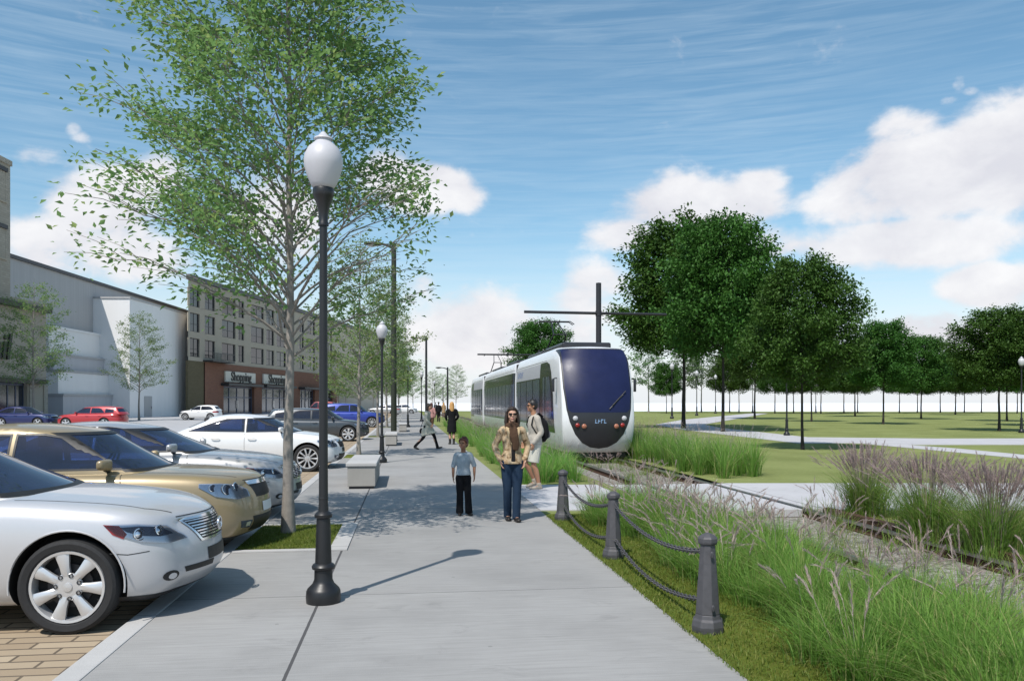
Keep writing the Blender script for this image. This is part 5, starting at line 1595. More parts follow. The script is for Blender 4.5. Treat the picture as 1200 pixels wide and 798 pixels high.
for (px, py, sc) in [(855, 484, 1.35), (908, 484.5, 1.3), (962, 484.8, 1.3), (989, 484.2, 1.3), (1005, 483.6, 1.25), (1054, 484.2, 1.25), (1102, 483.8, 1.3), (1130, 484, 1.25), (930, 484.0, 1.25), (1150, 483.6, 1.3), (1192, 484.5, 1.25), (1075, 483.6, 1.2)]:
    plant_tree('shade_tree', park_v[rng.randrange(3)], 'small far dark shade tree along the far side of the park lawn', ray(px, py), 'far shade trees across the park', rng.uniform(0, 6), sc)
# big crown seen over the tram roof, and the small ones right of the nose
plant_tree('shade_tree', park_v[1], 'dark shade tree whose crown shows over the tram roof', ray(634, 493), PG, 1.0, (1.22, 1.22, 1.32))
plant_tree('shade_tree', park_v[0], 'small round dark tree beyond the path, between the pale trees', ray(781, 484.5), None, 2.0, (1.05*.9, 1.05*.9, 1.1))
pale_v = tree_meshes(77, 9.0, 2.6, lambda t: float(np.interp(t, [0, .28, .4, .6, .85, 1.02], [0, 1.2, 2.0, 2.1, 1.2, .1])), 40, .26, 12, 'bark', 'leaf_pale', .09, .5, 8, .2, .2, .6)
for px, py, sc, lb in [(760, 483.6, 1.55, 'pale round tree just right of the tram nose'), (803, 483.8, 1.45, 'pale tree left of the thin lamps beyond the path'), (822, 483.5, 1.5, 'pale tree right of the thin lamp beyond the path'), (866, 483.4, 1.2, 'pale tree glimpsed under the tall pair of shade trees')]:
    plant_tree('pale_tree', pale_v, lb, ray(px, py), 'pale trees at the park edge', rng.uniform(0, 6), sc)

# ------------------------------------------------------------------ grasses
def blades(centers, hts, per, rad, lean, w, g, segs=4, flop=1.0):
    """arching blades around clump centres -> verts, quads"""
    n = len(centers)*per
    C = np.repeat(np.asarray(centers, float), per, 0); Hh = np.repeat(np.asarray(hts, float), per)
    a = g.uniform(0, 2*PI, n); rr = np.abs(g.normal(0, rad, n))
    base = C + np.stack([np.cos(a)*rr, np.sin(a)*rr, np.zeros(n)], 1)
    a2 = a + g.normal(0, .5, n)
    out = np.stack([np.cos(a2), np.sin(a2), np.zeros(n)], 1)
    L = Hh*g.uniform(.55, 1.12, n); le = np.abs(g.normal(lean, lean*.6, n))
    side = np.stack([-np.sin(a2), np.cos(a2), np.zeros(n)], 1)
    tw = g.normal(0, .4, n)[:, None]; side = side*np.cos(tw) + out*np.sin(tw)
    W = w*g.uniform(.6, 1.3, n)
    rows = []
    for k in range(segs+1):
        t = k/segs
        z = L*(t - .30*flop*le*t**3)
        o = L*le*(.25*t + .85*t*t)
        p = base + out*o[:, None]; p[:, 2] += z
        ww = (W*(1-t**1.6)*.5 + .0004)[:, None]
        rows.append(p - side*ww); rows.append(p + side*ww)
    V = np.stack(rows, 1).reshape(-1, 3)
    b = np.arange(n)*(2*(segs+1)); F = []
    for k in range(segs):
        F.append(np.stack([b+2*k, b+2*k+1, b+2*k+3, b+2*k+2], 1))
    return V, np.concatenate(F)
def plumes(centers, hts, per, rad, g, plen=.22, lean=.35, fuzz=16):
    """stalks with feathery heads"""
    Vs = []; Fs = []; o = 0
    for c, h in zip(centers, hts):
        for _ in range(per if isinstance(per, int) else int(g.integers(*per))):
            a = g.uniform(0, 2*PI); L = h*g.uniform(.85, 1.25); le = abs(g.normal(lean, .2))
            out = np.array([math.cos(a), math.sin(a), 0]); sd = np.array([-math.sin(a), math.cos(a), 0])
            b0 = np.asarray(c, float) + out*abs(g.normal(0, rad))
            def pt(t): return b0 + out*L*le*(.3*t+.7*t*t) + np.array([0, 0, L*(t-.22*le*t**3)])
            ts = [0, .5, 1.0]
            for k in range(2):
                p, q = pt(ts[k]*.82), pt(ts[k+1]*.82)
                Vs += [p-sd*.0018, p+sd*.0018, q+sd*.0015, q-sd*.0015]; Fs.append((o, o+1, o+2, o+3)); o += 4
            pl = plen*g.uniform(.6, 1.2)/L
            for k in range(fuzz):
                t = .82 + pl*(k/fuzz)
                p = pt(t); d = pt(t+.03)-p; d /= np.linalg.norm(d)
                e = g.normal(0, 1, 3); e -= d*e.dot(d); e /= np.linalg.norm(e)+1e-9
                ln = .050*(1-.6*abs(k/fuzz-.35)); tip = p + d*ln*1.2 + e*ln*.42
                s2 = np.cross(d, e)*.0034
                Vs += [p-s2, p+s2, tip+s2*.4, tip-s2*.4]; Fs.append((o, o+1, o+2, o+3)); o += 4
    return np.array(Vs), np.array(Fs)
g = np.random.default_rng(5)
def field(x0f, x1f, y0, y1, step, jit=.16):
    pts = []
    y = y0
    while y < y1:
        x = x0f(y)
        while x < x1f(y):
            pts.append((x + g.normal(0, jit*step*2), y + g.normal(0, jit*step*2), 0)); x += step
        y += step
    return pts
def mass(name, label, cat, pts, h0, h1, per, w, lean, segs=4, pl=None, plen=.22, fuzz=16, rad=.09, shape=None):
    hts = g.uniform(h0, h1, len(pts))
    if shape: hts = np.array([h*shape(p) for h, p in zip(hts, pts)])
    V, F = blades(pts, hts, per, rad, lean, w, g, segs)
    o = link(name, np_mesh(name, V, F, 'blade', True)); tag(o, label, cat, None, 'stuff')
    if pl:
        k, pp = pl
        sel = [i for i in range(len(pts)) if g.random() < pp(pts[i])]
        V, F = plumes([pts[i] for i in sel], [hts[i]*1.05 for i in sel], k, .10, g, plen, .38, fuzz)
        o = link('grass_plumes', np_mesh('grass_plumes', V, F, 'plume')); tag(o, 'mauve feathery plumes rising from the ' + label.split(' ', 1)[1], 'grass plumes', None, 'stuff')
near_pts = [p for p in field(lambda y: 2.98 + .10*math.sin(y*2.1), lambda y: 3.95, 2.9, 12.3, .33)]
mass('ornamental_grass', 'tall green ornamental grass massed behind the bollard chains', 'ornamental grass', near_pts, .47, .63, 300, .0075, .62, 5, ((3, 9), lambda p: 1.0 if p[1] > 8.5 else (.65 if p[1] > 6.5 or p[0] > 3.6 else .10)), .22, 24, .10, lambda p: .85 if p[0] < 3.2 else 1.0)
mid_pts = [p for p in field(lambda y: 4.35, lambda y: 6.4, 4.0, 12.2, .66)] + [p for p in field(lambda y: 5.1, lambda y: 6.5, 17.3, 23.2, .7)]
mass('track_grass', 'loose low grass growing up between the tram rails', 'grass', mid_pts, .22, .38, 48, .006, .7, 4, ((2, 8), lambda p: .85), .20, 24, .16)
left_pts = [p for p in field(lambda y: 2.55 + .012*max(0, y-20)*1.2, lambda y: 3.95, 17.4, 62, .55)]
mass('ornamental_grass', 'long band of green ornamental grass between the pavement and the tram', 'ornamental grass', left_pts, .62, .85, 110, .012, .5, 3, ((3, 6), lambda p: .9), .30, 8)
right_pts = [p for p in field(lambda y: 7.25, lambda y: 8.75, 18.3, 42, .5)]
mass('ornamental_grass', 'block of green ornamental grass right of the tram nose', 'ornamental grass', right_pts, .85, 1.1, 130, .012, .40, 3, ((4, 8), lambda p: 1.0), .30, 8)
front_pts = [p for p in field(lambda y: 3.1, lambda y: 4.0, 12.5, 17.2, .7)]
edge_pts = [(x, y, 0) for x, y in [(3.0, 12.4), (3.4, 12.5), (3.8, 12.4), (4.2, 12.3), (4.4, 11.8), (4.5, 12.6), (6.3, 12.1), (6.5, 11.6)]]
# free standing clumps on the park side
def clump(seed, h, rad, per, npl):
    gg = np.random.default_rng(seed)
    V, F = blades([(0, 0, 0)], [h*.80], per, rad*.42, .52, .0085, gg, 5)
    bl = np_mesh('foliage', V, F, 'blade', True)
    V, F = plumes([(0, 0, 0)], [h*.88], npl, rad*.35, gg, .26, .30, 26)
    return bl, np_mesh('plumes', V, F, 'plume')
cl = [clump(60+k, 1.04, .42, 1150, 190) for k in range(3)]
CP = [(1015, 603, 1.0, 'bushy grass clump with mauve plumes at the path edge, leftmost of its row'), (1086, 630, 1.02, 'bushy grass clump in the middle of the row beside the crossing path'),
      (1164, 648, 1.0, 'bushy grass clump at the right end of the row, cut by a dark gap')]
for i, (px, py, sc, lb) in enumerate(CP):
    root = thing('grass_clump', lb, 'ornamental grass', ray(px, py), rng.uniform(0, 6), 'free standing grass clumps on the park side of the track', sc)
    link('foliage', cl[i][0], root); link('plumes', cl[i][1], root)
p = ray(1262, 640)
root = thing('grass_clump', 'bushy grass clump half out of view at the right edge', 'ornamental grass', p, 2.0, 'free standing grass clumps on the park side of the track', 1.0)
link('foliage', cl[0][0], root); link('plumes', cl[0][1], root)
# short turf on the verge and the tree pits
def short_turf(label, x0, x1, y0, y1, n, h):
    C = np.stack([g.uniform(x0, x1, n), g.uniform(y0, y1, n), np.zeros(n)], 1)
    V, F = blades(C, np.full(n, h), 1, .003, .7, .005, g, 2)
    o = link('turf', np_mesh('turf', V, F, 'turf_blade', True)); tag(o, label, 'grass', None, 'stuff')
short_turf('short yellow green verge turf under the bollard chains', EX-.03, 3.1, 2.5, 12.4, 26000, .045)
short_turf('short lawn turf round the nearest street tree', -2.03, -.94, 9.92, 11.83, 9000, .05)
short_turf('mown turf between the track edging and the crossing path', TX+1.0, 10.5, 7.0, 12.4, 16000, .06)
# ------------------------------------------------------------------ people
def cloth(name, c, var=.18, scale=14, rough=.9):
    m, nt, out = new_mat(name)
    v = coords(nt)
    f = noise_n(nt, v, scale, 5, .6); wv = noise_n(nt, coords(nt, 'Object', (1, 1, 1)), 260, 2)
    fold = noise_n(nt, coords(nt, 'Object', (1, 1, .45)), 9, 3, .5, 1.0)
    col = mix_col(nt, f, tuple(x*(1-var) for x in c), tuple(min(1, x*(1+var)) for x in c))
    h = math_n(nt, 'MULTIPLY_ADD', fold, 3.0, wv)
    pbsdf(nt, out, col, rough, 0, .2, bump=h, bdist=.012, bstr=.6)
    return m
M['skin'] = plain('fair skin', (.52, .30, .21), .55, 0, .08, 18)
M['skin_tan'] = plain('tanned skin', (.40, .20, .115), .55, 0, .1, 18)
M['skin_brown'] = plain('brown skin', (.27, .13, .075), .55, 0, .1, 18)
M['lips'] = plain('lips', (.34, .10, .09), .45, 0, .1, 30)
M['hair_dark'] = plain('dark brown hair', (.030, .017, .012), .5, 0, .4, 30, .5)
M['hair_black'] = plain('black hair', (.012, .010, .010), .5, 0, .4, 30, .5)
M['hair_red'] = plain('red brown hair', (.085, .025, .015), .5, 0, .4, 30, .5)
M['hair_blonde'] = plain('blonde hair', (.50, .27, .09), .55, 0, .3, 30, .5)
M['eye'] = plain('eye', (.02, .015, .012), .2, 0, .1, 10)
M['shades'] = plain('sunglass lens', (.006, .006, .007), .08, 0, .1, 10)
for k, c in dict(tan=(.52, .385, .23), jeans=(.018, .036, .068), dark=(.016, .015, .016), scarf=(.085, .048, .030), sky=(.36, .42, .47), beige=(.47, .425, .365), cream=(.60, .575, .49),
                 pale=(.46, .45, .38), black=(.010, .010, .012), pink=(.45, .24, .22), grey=(.10, .10, .11), brown=(.10, .055, .035), camel=(.40, .26, .15)).items():
    M['cloth_' + k] = cloth(k + ' cloth', c)
m, nt, out = new_mat('mottled tan jacket cloth')
v = coords(nt); f = noise_n(nt, v, 17, 5, .65, .4)
col = ramp(nt, f, [(.36, (.13, .075, .04)), (.46, (.40, .28, .165)), (.62, (.52, .40, .27))])
pbsdf(nt, out, col, .85, 0, .2, bump=noise_n(nt, coords(nt, 'Object', (1, 1, .4)), 11, 3), bdist=.02, bstr=.7)
M['cloth_mottled'] = m
M['leather'] = plain('dark shoe leather', (.02, .016, .014), .45, 0, .2, 20)
M['shoe_pale'] = plain('pale shoe', (.40, .34, .27), .6, 0, .15, 20)

def fuse(mb, vox, name, mats, smooth=4):
    me = mb.mesh('t', mats)
    r = eval_mesh(me, [('REMESH', dict(mode='VOXEL', voxel_size=vox)), ('SMOOTH', dict(factor=.5, iterations=smooth))], name)
    if not r.materials:
        for m in (mats if isinstance(mats, (list, tuple)) else [mats]): r.materials.append(M[m])
    r.polygons.foreach_set('use_smooth', [True]*len(r.polygons))
    return r
def limb(mb, pts, rad, n=12, ref=(1, 0, 0), e0=True, e1=True):
    """tapered limb with a smooth spline through its joints; rad of (rx, ry)"""
    P = [Vector(p) for p in pts]; k = len(P); out = []; rr = []
    rad = [(r, r) if isinstance(r, (int, float)) else r for r in rad]
    for i in range(k-1):
        p0 = P[max(i-1, 0)]; p1 = P[i]; p2 = P[i+1]; p3 = P[min(i+2, k-1)]
        for s in range(5):
            t = s/5
            out.append(.5*((2*p1) + (p2-p0)*t + (2*p0-5*p1+4*p2-p3)*t*t + (3*p1-p0-3*p2+p3)*t**3))
            tt = t*t*(3-2*t)
            rr.append((rad[i][0]+(rad[i+1][0]-rad[i][0])*tt, rad[i][1]+(rad[i+1][1]-rad[i][1])*tt))
    out.append(P[-1]); rr.append(rad[-1])
    mb.tube(out, rr, n, ref=ref)
    if e0: mb.sphere(out[0], min(rr[0])*.98, 10, 8)
    if e1: mb.sphere(out[-1], min(rr[-1])*.98, 10, 8)
def hand(mb, wrist, d, palm_n, side, s=1.0):
    """palm, four bent fingers of unequal length and a thumb leaving the side of the palm"""
    w = Vector(wrist); d = Vector(d).normalized(); n = Vector(palm_n); n = (n - d*n.dot(d)).normalized(); t = d.cross(n)*side
    limb(mb, [w - d*.02*s, w + d*.03*s, w + d*.085*s], [(.024*s, .019*s), (.036*s, .016*s), (.038*s, .013*s)], 10, ref=t)
    for i, (o, L) in enumerate(((-.028, .066), (-.009, .078), (.010, .072), (.028, .056))):
        b = w + d*.082*s + t*o*s
        p1 = b + d*L*.45*s + n*.006*s; p2 = p1 + (d*.8+n*.5).normalized()*L*.32*s; p3 = p2 + (d*.45+n*.8).normalized()*L*.26*s
        mb.tube([b - d*.01*s, p1, p2, p3], [.0095*s, .009*s, .0082*s, .006*s], 8)
    b = w + d*.022*s - t*.026*s
    mb.tube([b, b + (d*.5 - t*.75 + n*.25).normalized()*.035*s, b + (d*.8 - t*.45+n*.4).normalized()*.066*s], [.013*s, .011*s, .008*s], 8)
STAND = dict(hip_l=(.085, 0, .90), knee_l=(.09, -.02, .49), ank_l=(.09, .02, .085), toe_l=(.10, -.14, .03),
             sh_l=(.172, .01, 1.37), elb_l=(.235, .03, 1.12), wr_l=(.225, -.05, .88), hd_l=(-.05, -.15, -1))
def mirrored(p):
    q = dict(p)
    for k, v in list(p.items()):
        if k.endswith('_l') and k[:-2] + '_r' not in q: q[k[:-2] + '_r'] = (-v[0], v[1], v[2])
    return q
def person(label, loc, rz, H, pose, look, vox=.010, group=None, head_turn=0.0, head_scale=1.0, female=False):
    """a body as one continuous mesh, clothes and hair as its children; faces -Y before turning"""
    J = mirrored(dict(STAND, **pose)); V_ = Vector
    root = thing('person', label, 'person', loc, rz, group, H/1.70)
    fw = .92 if female else 1.0
    hs = head_scale
    lean = V_(J.get('lean', (0, 0, 0)))
    def tp(x, y, z):      # torso points lean from the hips
        return V_((x, y, z)) + lean*max(0, (z-.9)/.5)
    nb = tp(0, .015, 1.43); nt_ = tp(0, -.005, 1.52)
    hc = tp(0, -.02, 1.505 + .105*hs)
    HM = Matrix.Translation(hc) @ Matrix.Rotation(head_turn, 4, 'Z') @ Matrix.Rotation(J.get('nod', 0), 4, 'X')
    def hp(x, y, z): return HM @ V_((x*hs, y*hs, z*hs))
    b = MB()
    limb(b, [tp(0, 0, .88), tp(0, 0, .97), tp(0, .005, 1.08), tp(0, 0, 1.22), tp(0, .01, 1.34), nb], [(.14*fw, .095), (.155*fw, .105), (.125*fw, .09), (.155*fw, .105), (.150*fw, .09), (.07, .06)], 18)
    limb(b, [nb - V_((0, 0, .03)), nt_, hc + V_((0, 0, -.02))], [(.066, .06), (.052, .055), (.05, .055)], 12)
    hrot = HM.to_3x3().to_4x4()
    b.sphere(hp(0, .012, .025), (.074*hs, .093*hs, .092*hs), 20, 14, mat=hrot)
    b.sphere(hp(0, -.022, -.040), (.056*hs, .062*hs, .072*hs), 18, 12, mat=hrot)
    b.sphere(hp(0, -.070, -.088), (.022*hs, .018*hs, .018*hs), 10, 8, mat=hrot)
    b.tube([hp(0, -.080, .018), hp(0, -.098, -.018), hp(0, -.088, -.030)], [.008*hs, .0125*hs, .009*hs], 8)
    for s in (-1, 1):
        b.sphere(hp(s*.074, .012, -.008), (.010*hs, .018*hs, .030*hs), 8, 8, mat=hrot)
        b.sphere(hp(s*.030, -.078, .028), (.022*hs, .010*hs, .007*hs), 8, 6, mat=hrot)
        b.sphere(hp(s*.045, -.058, -.030), (.020*hs, .020*hs, .022*hs), 8, 6, mat=hrot)
    b.sphere(hp(0, -.082, -.058), (.024*hs, .012*hs, .009*hs), 10, 8, mat=hrot)
    for q, s in (('_l', 1), ('_r', -1)):
        hip, kn, an, to = (V_(J[k+q]) for k in ('hip', 'knee', 'ank', 'toe'))
        limb(b, [hip, hip.lerp(kn, .5), kn, kn.lerp(an, .35) + V_((0, .012, 0)), an], [.088, .075, .053, .055, .036], 12)
        limb(b, [an + V_((0, .02, -.03)), an.lerp(to, .5) + V_((0, 0, -.02)), to], [(.036, .035), (.040, .03), (.034, .02)], 10)
        sh, el, wr = (V_(J[k+q]) for k in ('sh', 'elb', 'wr'))
        sh = sh + lean*1.0; el = el + lean*.7; wr = wr + lean*.4
        limb(b, [tp(s*.10, .01, 1.385), sh, sh.lerp(el, .5), el, el.lerp(wr, .4), wr], [.055, .052, .044, .037, .036, .025], 12)
        hd = J['hd'+q]
        hand(b, wr, hd, (-s, -.15, 0), s, .98)
    me = fuse(b, vox, 'body', [look['skin'], 'lips', 'eye'], 3)
    IH = HM.inverted()
    for f in me.polygons:
        c = IH @ f.center; c = c/hs
        if abs(c.x) < .024 and abs(c.z+.058) < .0085 and c.y < -.075: f.material_index = 1
        elif abs(abs(c.x)-.031) < .014 and abs(c.z-.010) < .007 and c.y < -.05: f.material_index = 2
    link('body', me, root)
    ctx = dict(root=root, J=J, tp=tp, hp=hp, hrot=hrot, hs=hs, fw=fw, lean=lean, vox=vox)
    for fn in look['wear']: fn(ctx)
    return root
def trousers(mat, top=.98, cuff=.05, flare=0.0, knee_r=.070, length=1.0, waist=.150, ankle=.062):
    def f(c):
        J, b = c['J'], MB(); fw = c['fw']
        limb(b, [(0, 0, top), (0, 0, top-.04), (0, .004, .86)], [(waist*fw, .100), (.158*fw, .108), (.15*fw, .102)], 18, e0=False)
        for q in ('_l', '_r'):
            hip, kn, an = (Vector(J[k+q]) for k in ('hip', 'knee', 'ank'))
            if length >= 1:
                e = an + (an-kn).normalized()*(.04-cuff*.2)
                limb(b, [hip, hip.lerp(kn, .5), kn, kn.lerp(an, .5), e], [.100, .088, knee_r, ankle+.004+flare*.5, ankle+flare], 14, e1=False)
            else:
                e = hip.lerp(kn, length)
                limb(b, [hip, hip.lerp(kn, length*.5), e], [.105, .102, .098], 14, e1=False)
        link('trousers' if length >= 1 else 'shorts', fuse(b, c['vox'], 'trousers', [mat], 3), c['root'])
    return f
def shirt(mat, hem=.90, sleeve=1.0, loose=.012, name='jacket', flare=0.0, wrist=.036):
    def f(c):
        J, b, tp, fw = c['J'], MB(), c['tp'], c['fw']; L = loose
        pts = [tp(0, 0, hem), tp(0, 0, max(hem+.05, .98)), tp(0, .005, 1.08), tp(0, 0, 1.22), tp(0, .01, 1.34), tp(0, .018, 1.425)]
        rads = [((.165+flare)*fw+L, .118+L+flare*.7), (.160*fw+L+flare*.5, .112+L+flare*.4), (.142*fw+L, .104+L), (.158*fw+L, .110+L), (.152*fw+L, .096+L), (.072+L*.5, .064+L*.5)]
        limb(b, pts, rads, 20, e0=False)
        for q, s in (('_l', 1), ('_r', -1)):
            sh, el, wr = (Vector(J[k+q]) for k in ('sh', 'elb', 'wr'))
            sh = sh + c['lean']; el = el + c['lean']*.7; wr = wr + c['lean']*.4
            if sleeve >= 1: limb(b, [tp(s*.10, .01, 1.385), sh, sh.lerp(el, .5), el, el.lerp(wr, .5), el.lerp(wr, .96)], [.057+L*.4, .057+L*.6, .048+L, .044+L, .041+L, wrist+L*.6], 12)
            else: limb(b, [tp(s*.10, .01, 1.385), sh, sh.lerp(el, .5), sh.lerp(el, sleeve*1.6)], [.062+L*.4, .060+L*.6, .052+L, .050+L], 12)
        link(name, fuse(b, c['vox'], name, [mat], 3), c['root'])
    return f
def coat(mat, hem=.48, flare=.05, name='coat'):
    def f(c):
        J, b, tp = c['J'], MB(), c['tp']
        kl, kr = Vector(J['knee_l']), Vector(J['knee_r']); m = (kl+kr)/2; spread = (kl-kr); 
        lo = Vector((m.x, m.y, hem))
        limb(b, [lo, lo.lerp(Vector((0, 0, .88)), .5), tp(0, 0, .95), tp(0, .005, 1.08), tp(0, 0, 1.22), tp(0, .01, 1.34), tp(0, .018, 1.43)],
             [(.17+flare, .13+flare+abs(spread.y)*.45), (.175+flare*.5, .13+flare*.5+abs(spread.y)*.28), (.17, .125), (.150, .112), (.168, .12), (.160, .105), (.078, .07)], 20, e0=False)
        for q, s in (('_l', 1), ('_r', -1)):
            sh, el, wr = (Vector(J[k+q]) for k in ('sh', 'elb', 'wr'))
            sh = sh + c['lean']; el = el + c['lean']*.7; wr = wr + c['lean']*.4
            limb(b, [tp(s*.10, .01, 1.385), sh, sh.lerp(el, .5), el, el.lerp(wr, .95)], [.068, .072, .062, .056, .048], 12)
        link(name, fuse(b, c['vox'], name, [mat], 3), c['root'])
    return f
def shoes(mat, high=0.0):
    def f(c):
        J = c['J']
        for q in ('_l', '_r'):
            b = MB(); an, to, kn = Vector(J['ank'+q]), Vector(J['toe'+q]), Vector(J['knee'+q])
            limb(b, [an + Vector((0, .03, -.045)), an.lerp(to, .5) + Vector((0, 0, -.028)), to + Vector((0, -.015, 0))], [(.042, .042), (.047, .038), (.040, .026)], 12)
            limb(b, [an + Vector((0, .015, -.04)), an + (kn-an)*(.06+high)], [.046, .047 + high*.03], 12)
            link('shoe', fuse(b, c['vox'], 'shoe', [mat], 2), c['root'])
    return f
def hair(mat, kind):
    def f(c):
        hp, hr, hs = c['hp'], c['hrot'], c['hs']; b = MB(); r = random.Random(3)
        b.sphere(hp(0, .026, .038), (.083*hs, .092*hs, .090*hs), 20, 14, mat=hr)
        for s in (-1, 1): b.tube([hp(s*.045, -.055, .085), hp(s*.070, -.035, .05), hp(s*.079, .0, .01)], [.016*hs, .018*hs, .014*hs], 8)
        b.tube([hp(-.05, -.062, .082), hp(0, -.074, .092), hp(.05, -.062, .082)], [.013*hs, .018*hs, .013*hs], 8)
        if kind == 'long':
            for k in range(16):
                a = -.35 + k/15*(PI+.7)
                x, y = math.cos(a)*.083, .015 + math.sin(a)*.075
                wv = r.uniform(-.012, .012)
                b.tube([hp(x*.9, y, .05), hp(x*1.10, y*1.02+.004, -.03), hp(x*1.22+wv, y*1.05+.008, -.11), hp(x*1.12-wv, y+.012, -.185-r.uniform(0, .03))], [.022*hs, .025*hs, .025*hs, .012*hs], 8)
        elif kind == 'down':
            for k in range(12):
                a = .0 + k/11*PI
                x, y = math.cos(a)*.080, .02 + math.sin(a)*.075
                b.tube([hp(x*.9, y, .05), hp(x*1.08, y+.006, -.05), hp(x*1.05, y+.02, -.16), hp(x*.85, y+.03, -.27)], [.022*hs, .025*hs, .024*hs, .012*hs], 8)
        elif kind == 'short':
            b.sphere(hp(0, .045, -.005), (.074*hs, .066*hs, .075*hs), 16, 12, mat=hr)
            for k in range(14):
                a = r.uniform(0, 2*PI); e = r.uniform(.5, 1.4)
                p = (math.cos(a)*math.cos(e)*.085, .02+math.sin(a)*math.cos(e)*.09, .045+math.sin(e)*.088)
                b.sphere(hp(*p), .016*hs, 8, 6)
        link('hair', fuse(b, min(c['vox'], .009), 'hair', [mat], 1), c['root'])
    return f
def sunglasses(c):
    hp = c['hp']; b = MB()
    for s in (-1, 1):
        q = [hp(s*.008, -.098, .022), hp(s*.055, -.088, .026), hp(s*.058, -.082, .008), hp(s*.042, -.088, -.012), hp(s*.014, -.096, -.006)]
        q2 = [p + (c['hrot'] @ Vector((0, .004, 0))) for p in q]
        n = len(q)
        b.add(q + q2, [tuple(range(n)), tuple(range(2*n-1, n-1, -1))] + [(i, n+i, n+(i+1) % n, (i+1) % n) for i in range(n)])
        b.tube([hp(s*.056, -.084, .020), hp(s*.078, -.03, .018), hp(s*.079, .012, .010)], .003, 6)
    b.tube([hp(-.010, -.097, .014), hp(.010, -.097, .014)], .003, 6)
    b.build('sunglasses', 'shades', c['root'])
def scarf(mat):
    def f(c):
        tp = c['tp']; b = MB()
        for r_, z in ((.088, 1.455), (.096, 1.425)):
            b.tube([tp(r_*math.cos(a), .0 + r_*.85*math.sin(a), z - .018*math.sin(a+PI)*-1) for a in [2*PI*i/20 for i in range(21)]], .026, 8)
        limb(b, [tp(.03, -.10, 1.41), tp(.02, -.135, 1.30), tp(.035, -.135, 1.18), tp(.03, -.13, 1.08)], [(.040, .022), (.055, .020), (.058, .018), (.05, .014)], 12)
        limb(b, [tp(-.03, -.10, 1.41), tp(-.025, -.132, 1.30), tp(-.01, -.136, 1.20)], [(.036, .02), (.045, .018), (.04, .014)], 12)
        link('scarf', fuse(b, .009, 'scarf', [mat], 1), c['root'])
    return f
def inset_top(mat):
    """the strip of dark top that shows in the open front of the jacket"""
    def f(c):
        tp = c['tp']; b = MB()
        limb(b, [tp(0, -.096, .90), tp(0, -.100, 1.0), tp(.0, -.100, 1.12), tp(0, -.108, 1.25), tp(0, -.085, 1.38)], [(.070, .036), (.035, .034), (.030, .030), (.045, .026), (.06, .03)], 12)
        link('top', fuse(b, .009, 'top', [mat], 1), c['root'])
    return f
def lapels(mat):
    def f(c):
        tp = c['tp']
        for s in (-1, 1):
            b = MB()
            limb(b, [tp(s*.085, -.02, 1.44), tp(s*.075, -.105, 1.38), tp(s*.055, -.128, 1.28), tp(s*.028, -.128, 1.16)], [(.022, .016), (.036, .012), (.030, .012), (.008, .008)], 10)
            link('lapel', fuse(b, .008, 'lapel', [mat], 1), c['root'])
    return f
# --- the six nearest people
POCKET = dict(elb_l=(.255, .06, 1.13), wr_l=(.195, -.055, .925), hd_l=(-.25, -.25, -1), sh_l=(.158, .01, 1.365))
p = ray(600, 610)
person('woman in tan jacket, brown scarf, sunglasses and jeans, hands in her pockets', p, R(3), 1.66,
       dict(POCKET, hip_l=(.08, 0, .9), knee_l=(.07, -.05, .49), ank_l=(.055, -.06, .085), toe_l=(.065, -.21, .03), hip_r=(-.08, 0, .9), knee_r=(-.075, -.02, .49), ank_r=(-.05, .10, .085), toe_r=(-.06, -.05, .03)),
       dict(skin='skin', wear=[trousers('cloth_jeans', .95, 0, .004, .066, 1.0, .146, .058), shirt('cloth_mottled', .87, 1.0, .006, 'jacket', .016), inset_top('cloth_dark'), lapels('cloth_tan'), scarf('cloth_scarf'), shoes('leather'), hair('hair_dark', 'long'), sunglasses]),
       .008, None, R(-6), 1.02, True)
p = ray(543, 603.5)
person('small boy in a light blue shirt and black trousers standing beside the woman, looking away', p, R(4), 1.16,
       dict(elb_l=(.255, .03, 1.13), wr_l=(.25, -.03, .90), sh_l=(.160, .01, 1.365), elb_r=(-.225, .05, 1.12), wr_r=(-.235, .0, .88), knee_l=(.10, -.03, .47), ank_l=(.125, -.01, .085), toe_l=(.17, -.15, .03), knee_r=(-.08, -.01, .47), ank_r=(-.08, .03, .085), toe_r=(-.10, -.12, .03), hip_l=(.085, 0, .86)),
       dict(skin='skin_brown', wear=[trousers('cloth_black', .97, 0, .022, .078, 1.0, .150, .066), shirt('cloth_sky', .92, .62, .006, 'shirt', .008), shoes('leather'), hair('hair_red', 'short')]),
       .009, None, R(-38), 1.22)
p = ray(627, 573)
man_rz = R(-78)
person('man in a beige shirt, cream shorts and sunglasses stepping off the pavement beside the tram', p, man_rz, 1.78,
       dict(hip_l=(.085, 0, .90), knee_l=(.085, -.06, .49), ank_l=(.085, .05, .085), toe_l=(.09, -.12, .03), hip_r=(-.085, 0, .9), knee_r=(-.09, -.17, .52), ank_r=(-.09, .02, .16), toe_r=(-.09, -.12, .05),
            elb_l=(.22, .06, 1.11), wr_l=(.20, -.10, .90), elb_r=(-.22, .02, 1.11), wr_r=(-.19, -.16, .92), lean=(0, -.03, 0)),
       dict(skin='skin_tan', wear=[trousers('cloth_cream', .98, 0, 0, .07, .92), shirt('cloth_beige', .86, 1.0, .012, 'shirt', .015), shoes('shoe_pale'), hair('hair_black', 'short'), sunglasses]),
       .008, None, R(-8), 1.0)
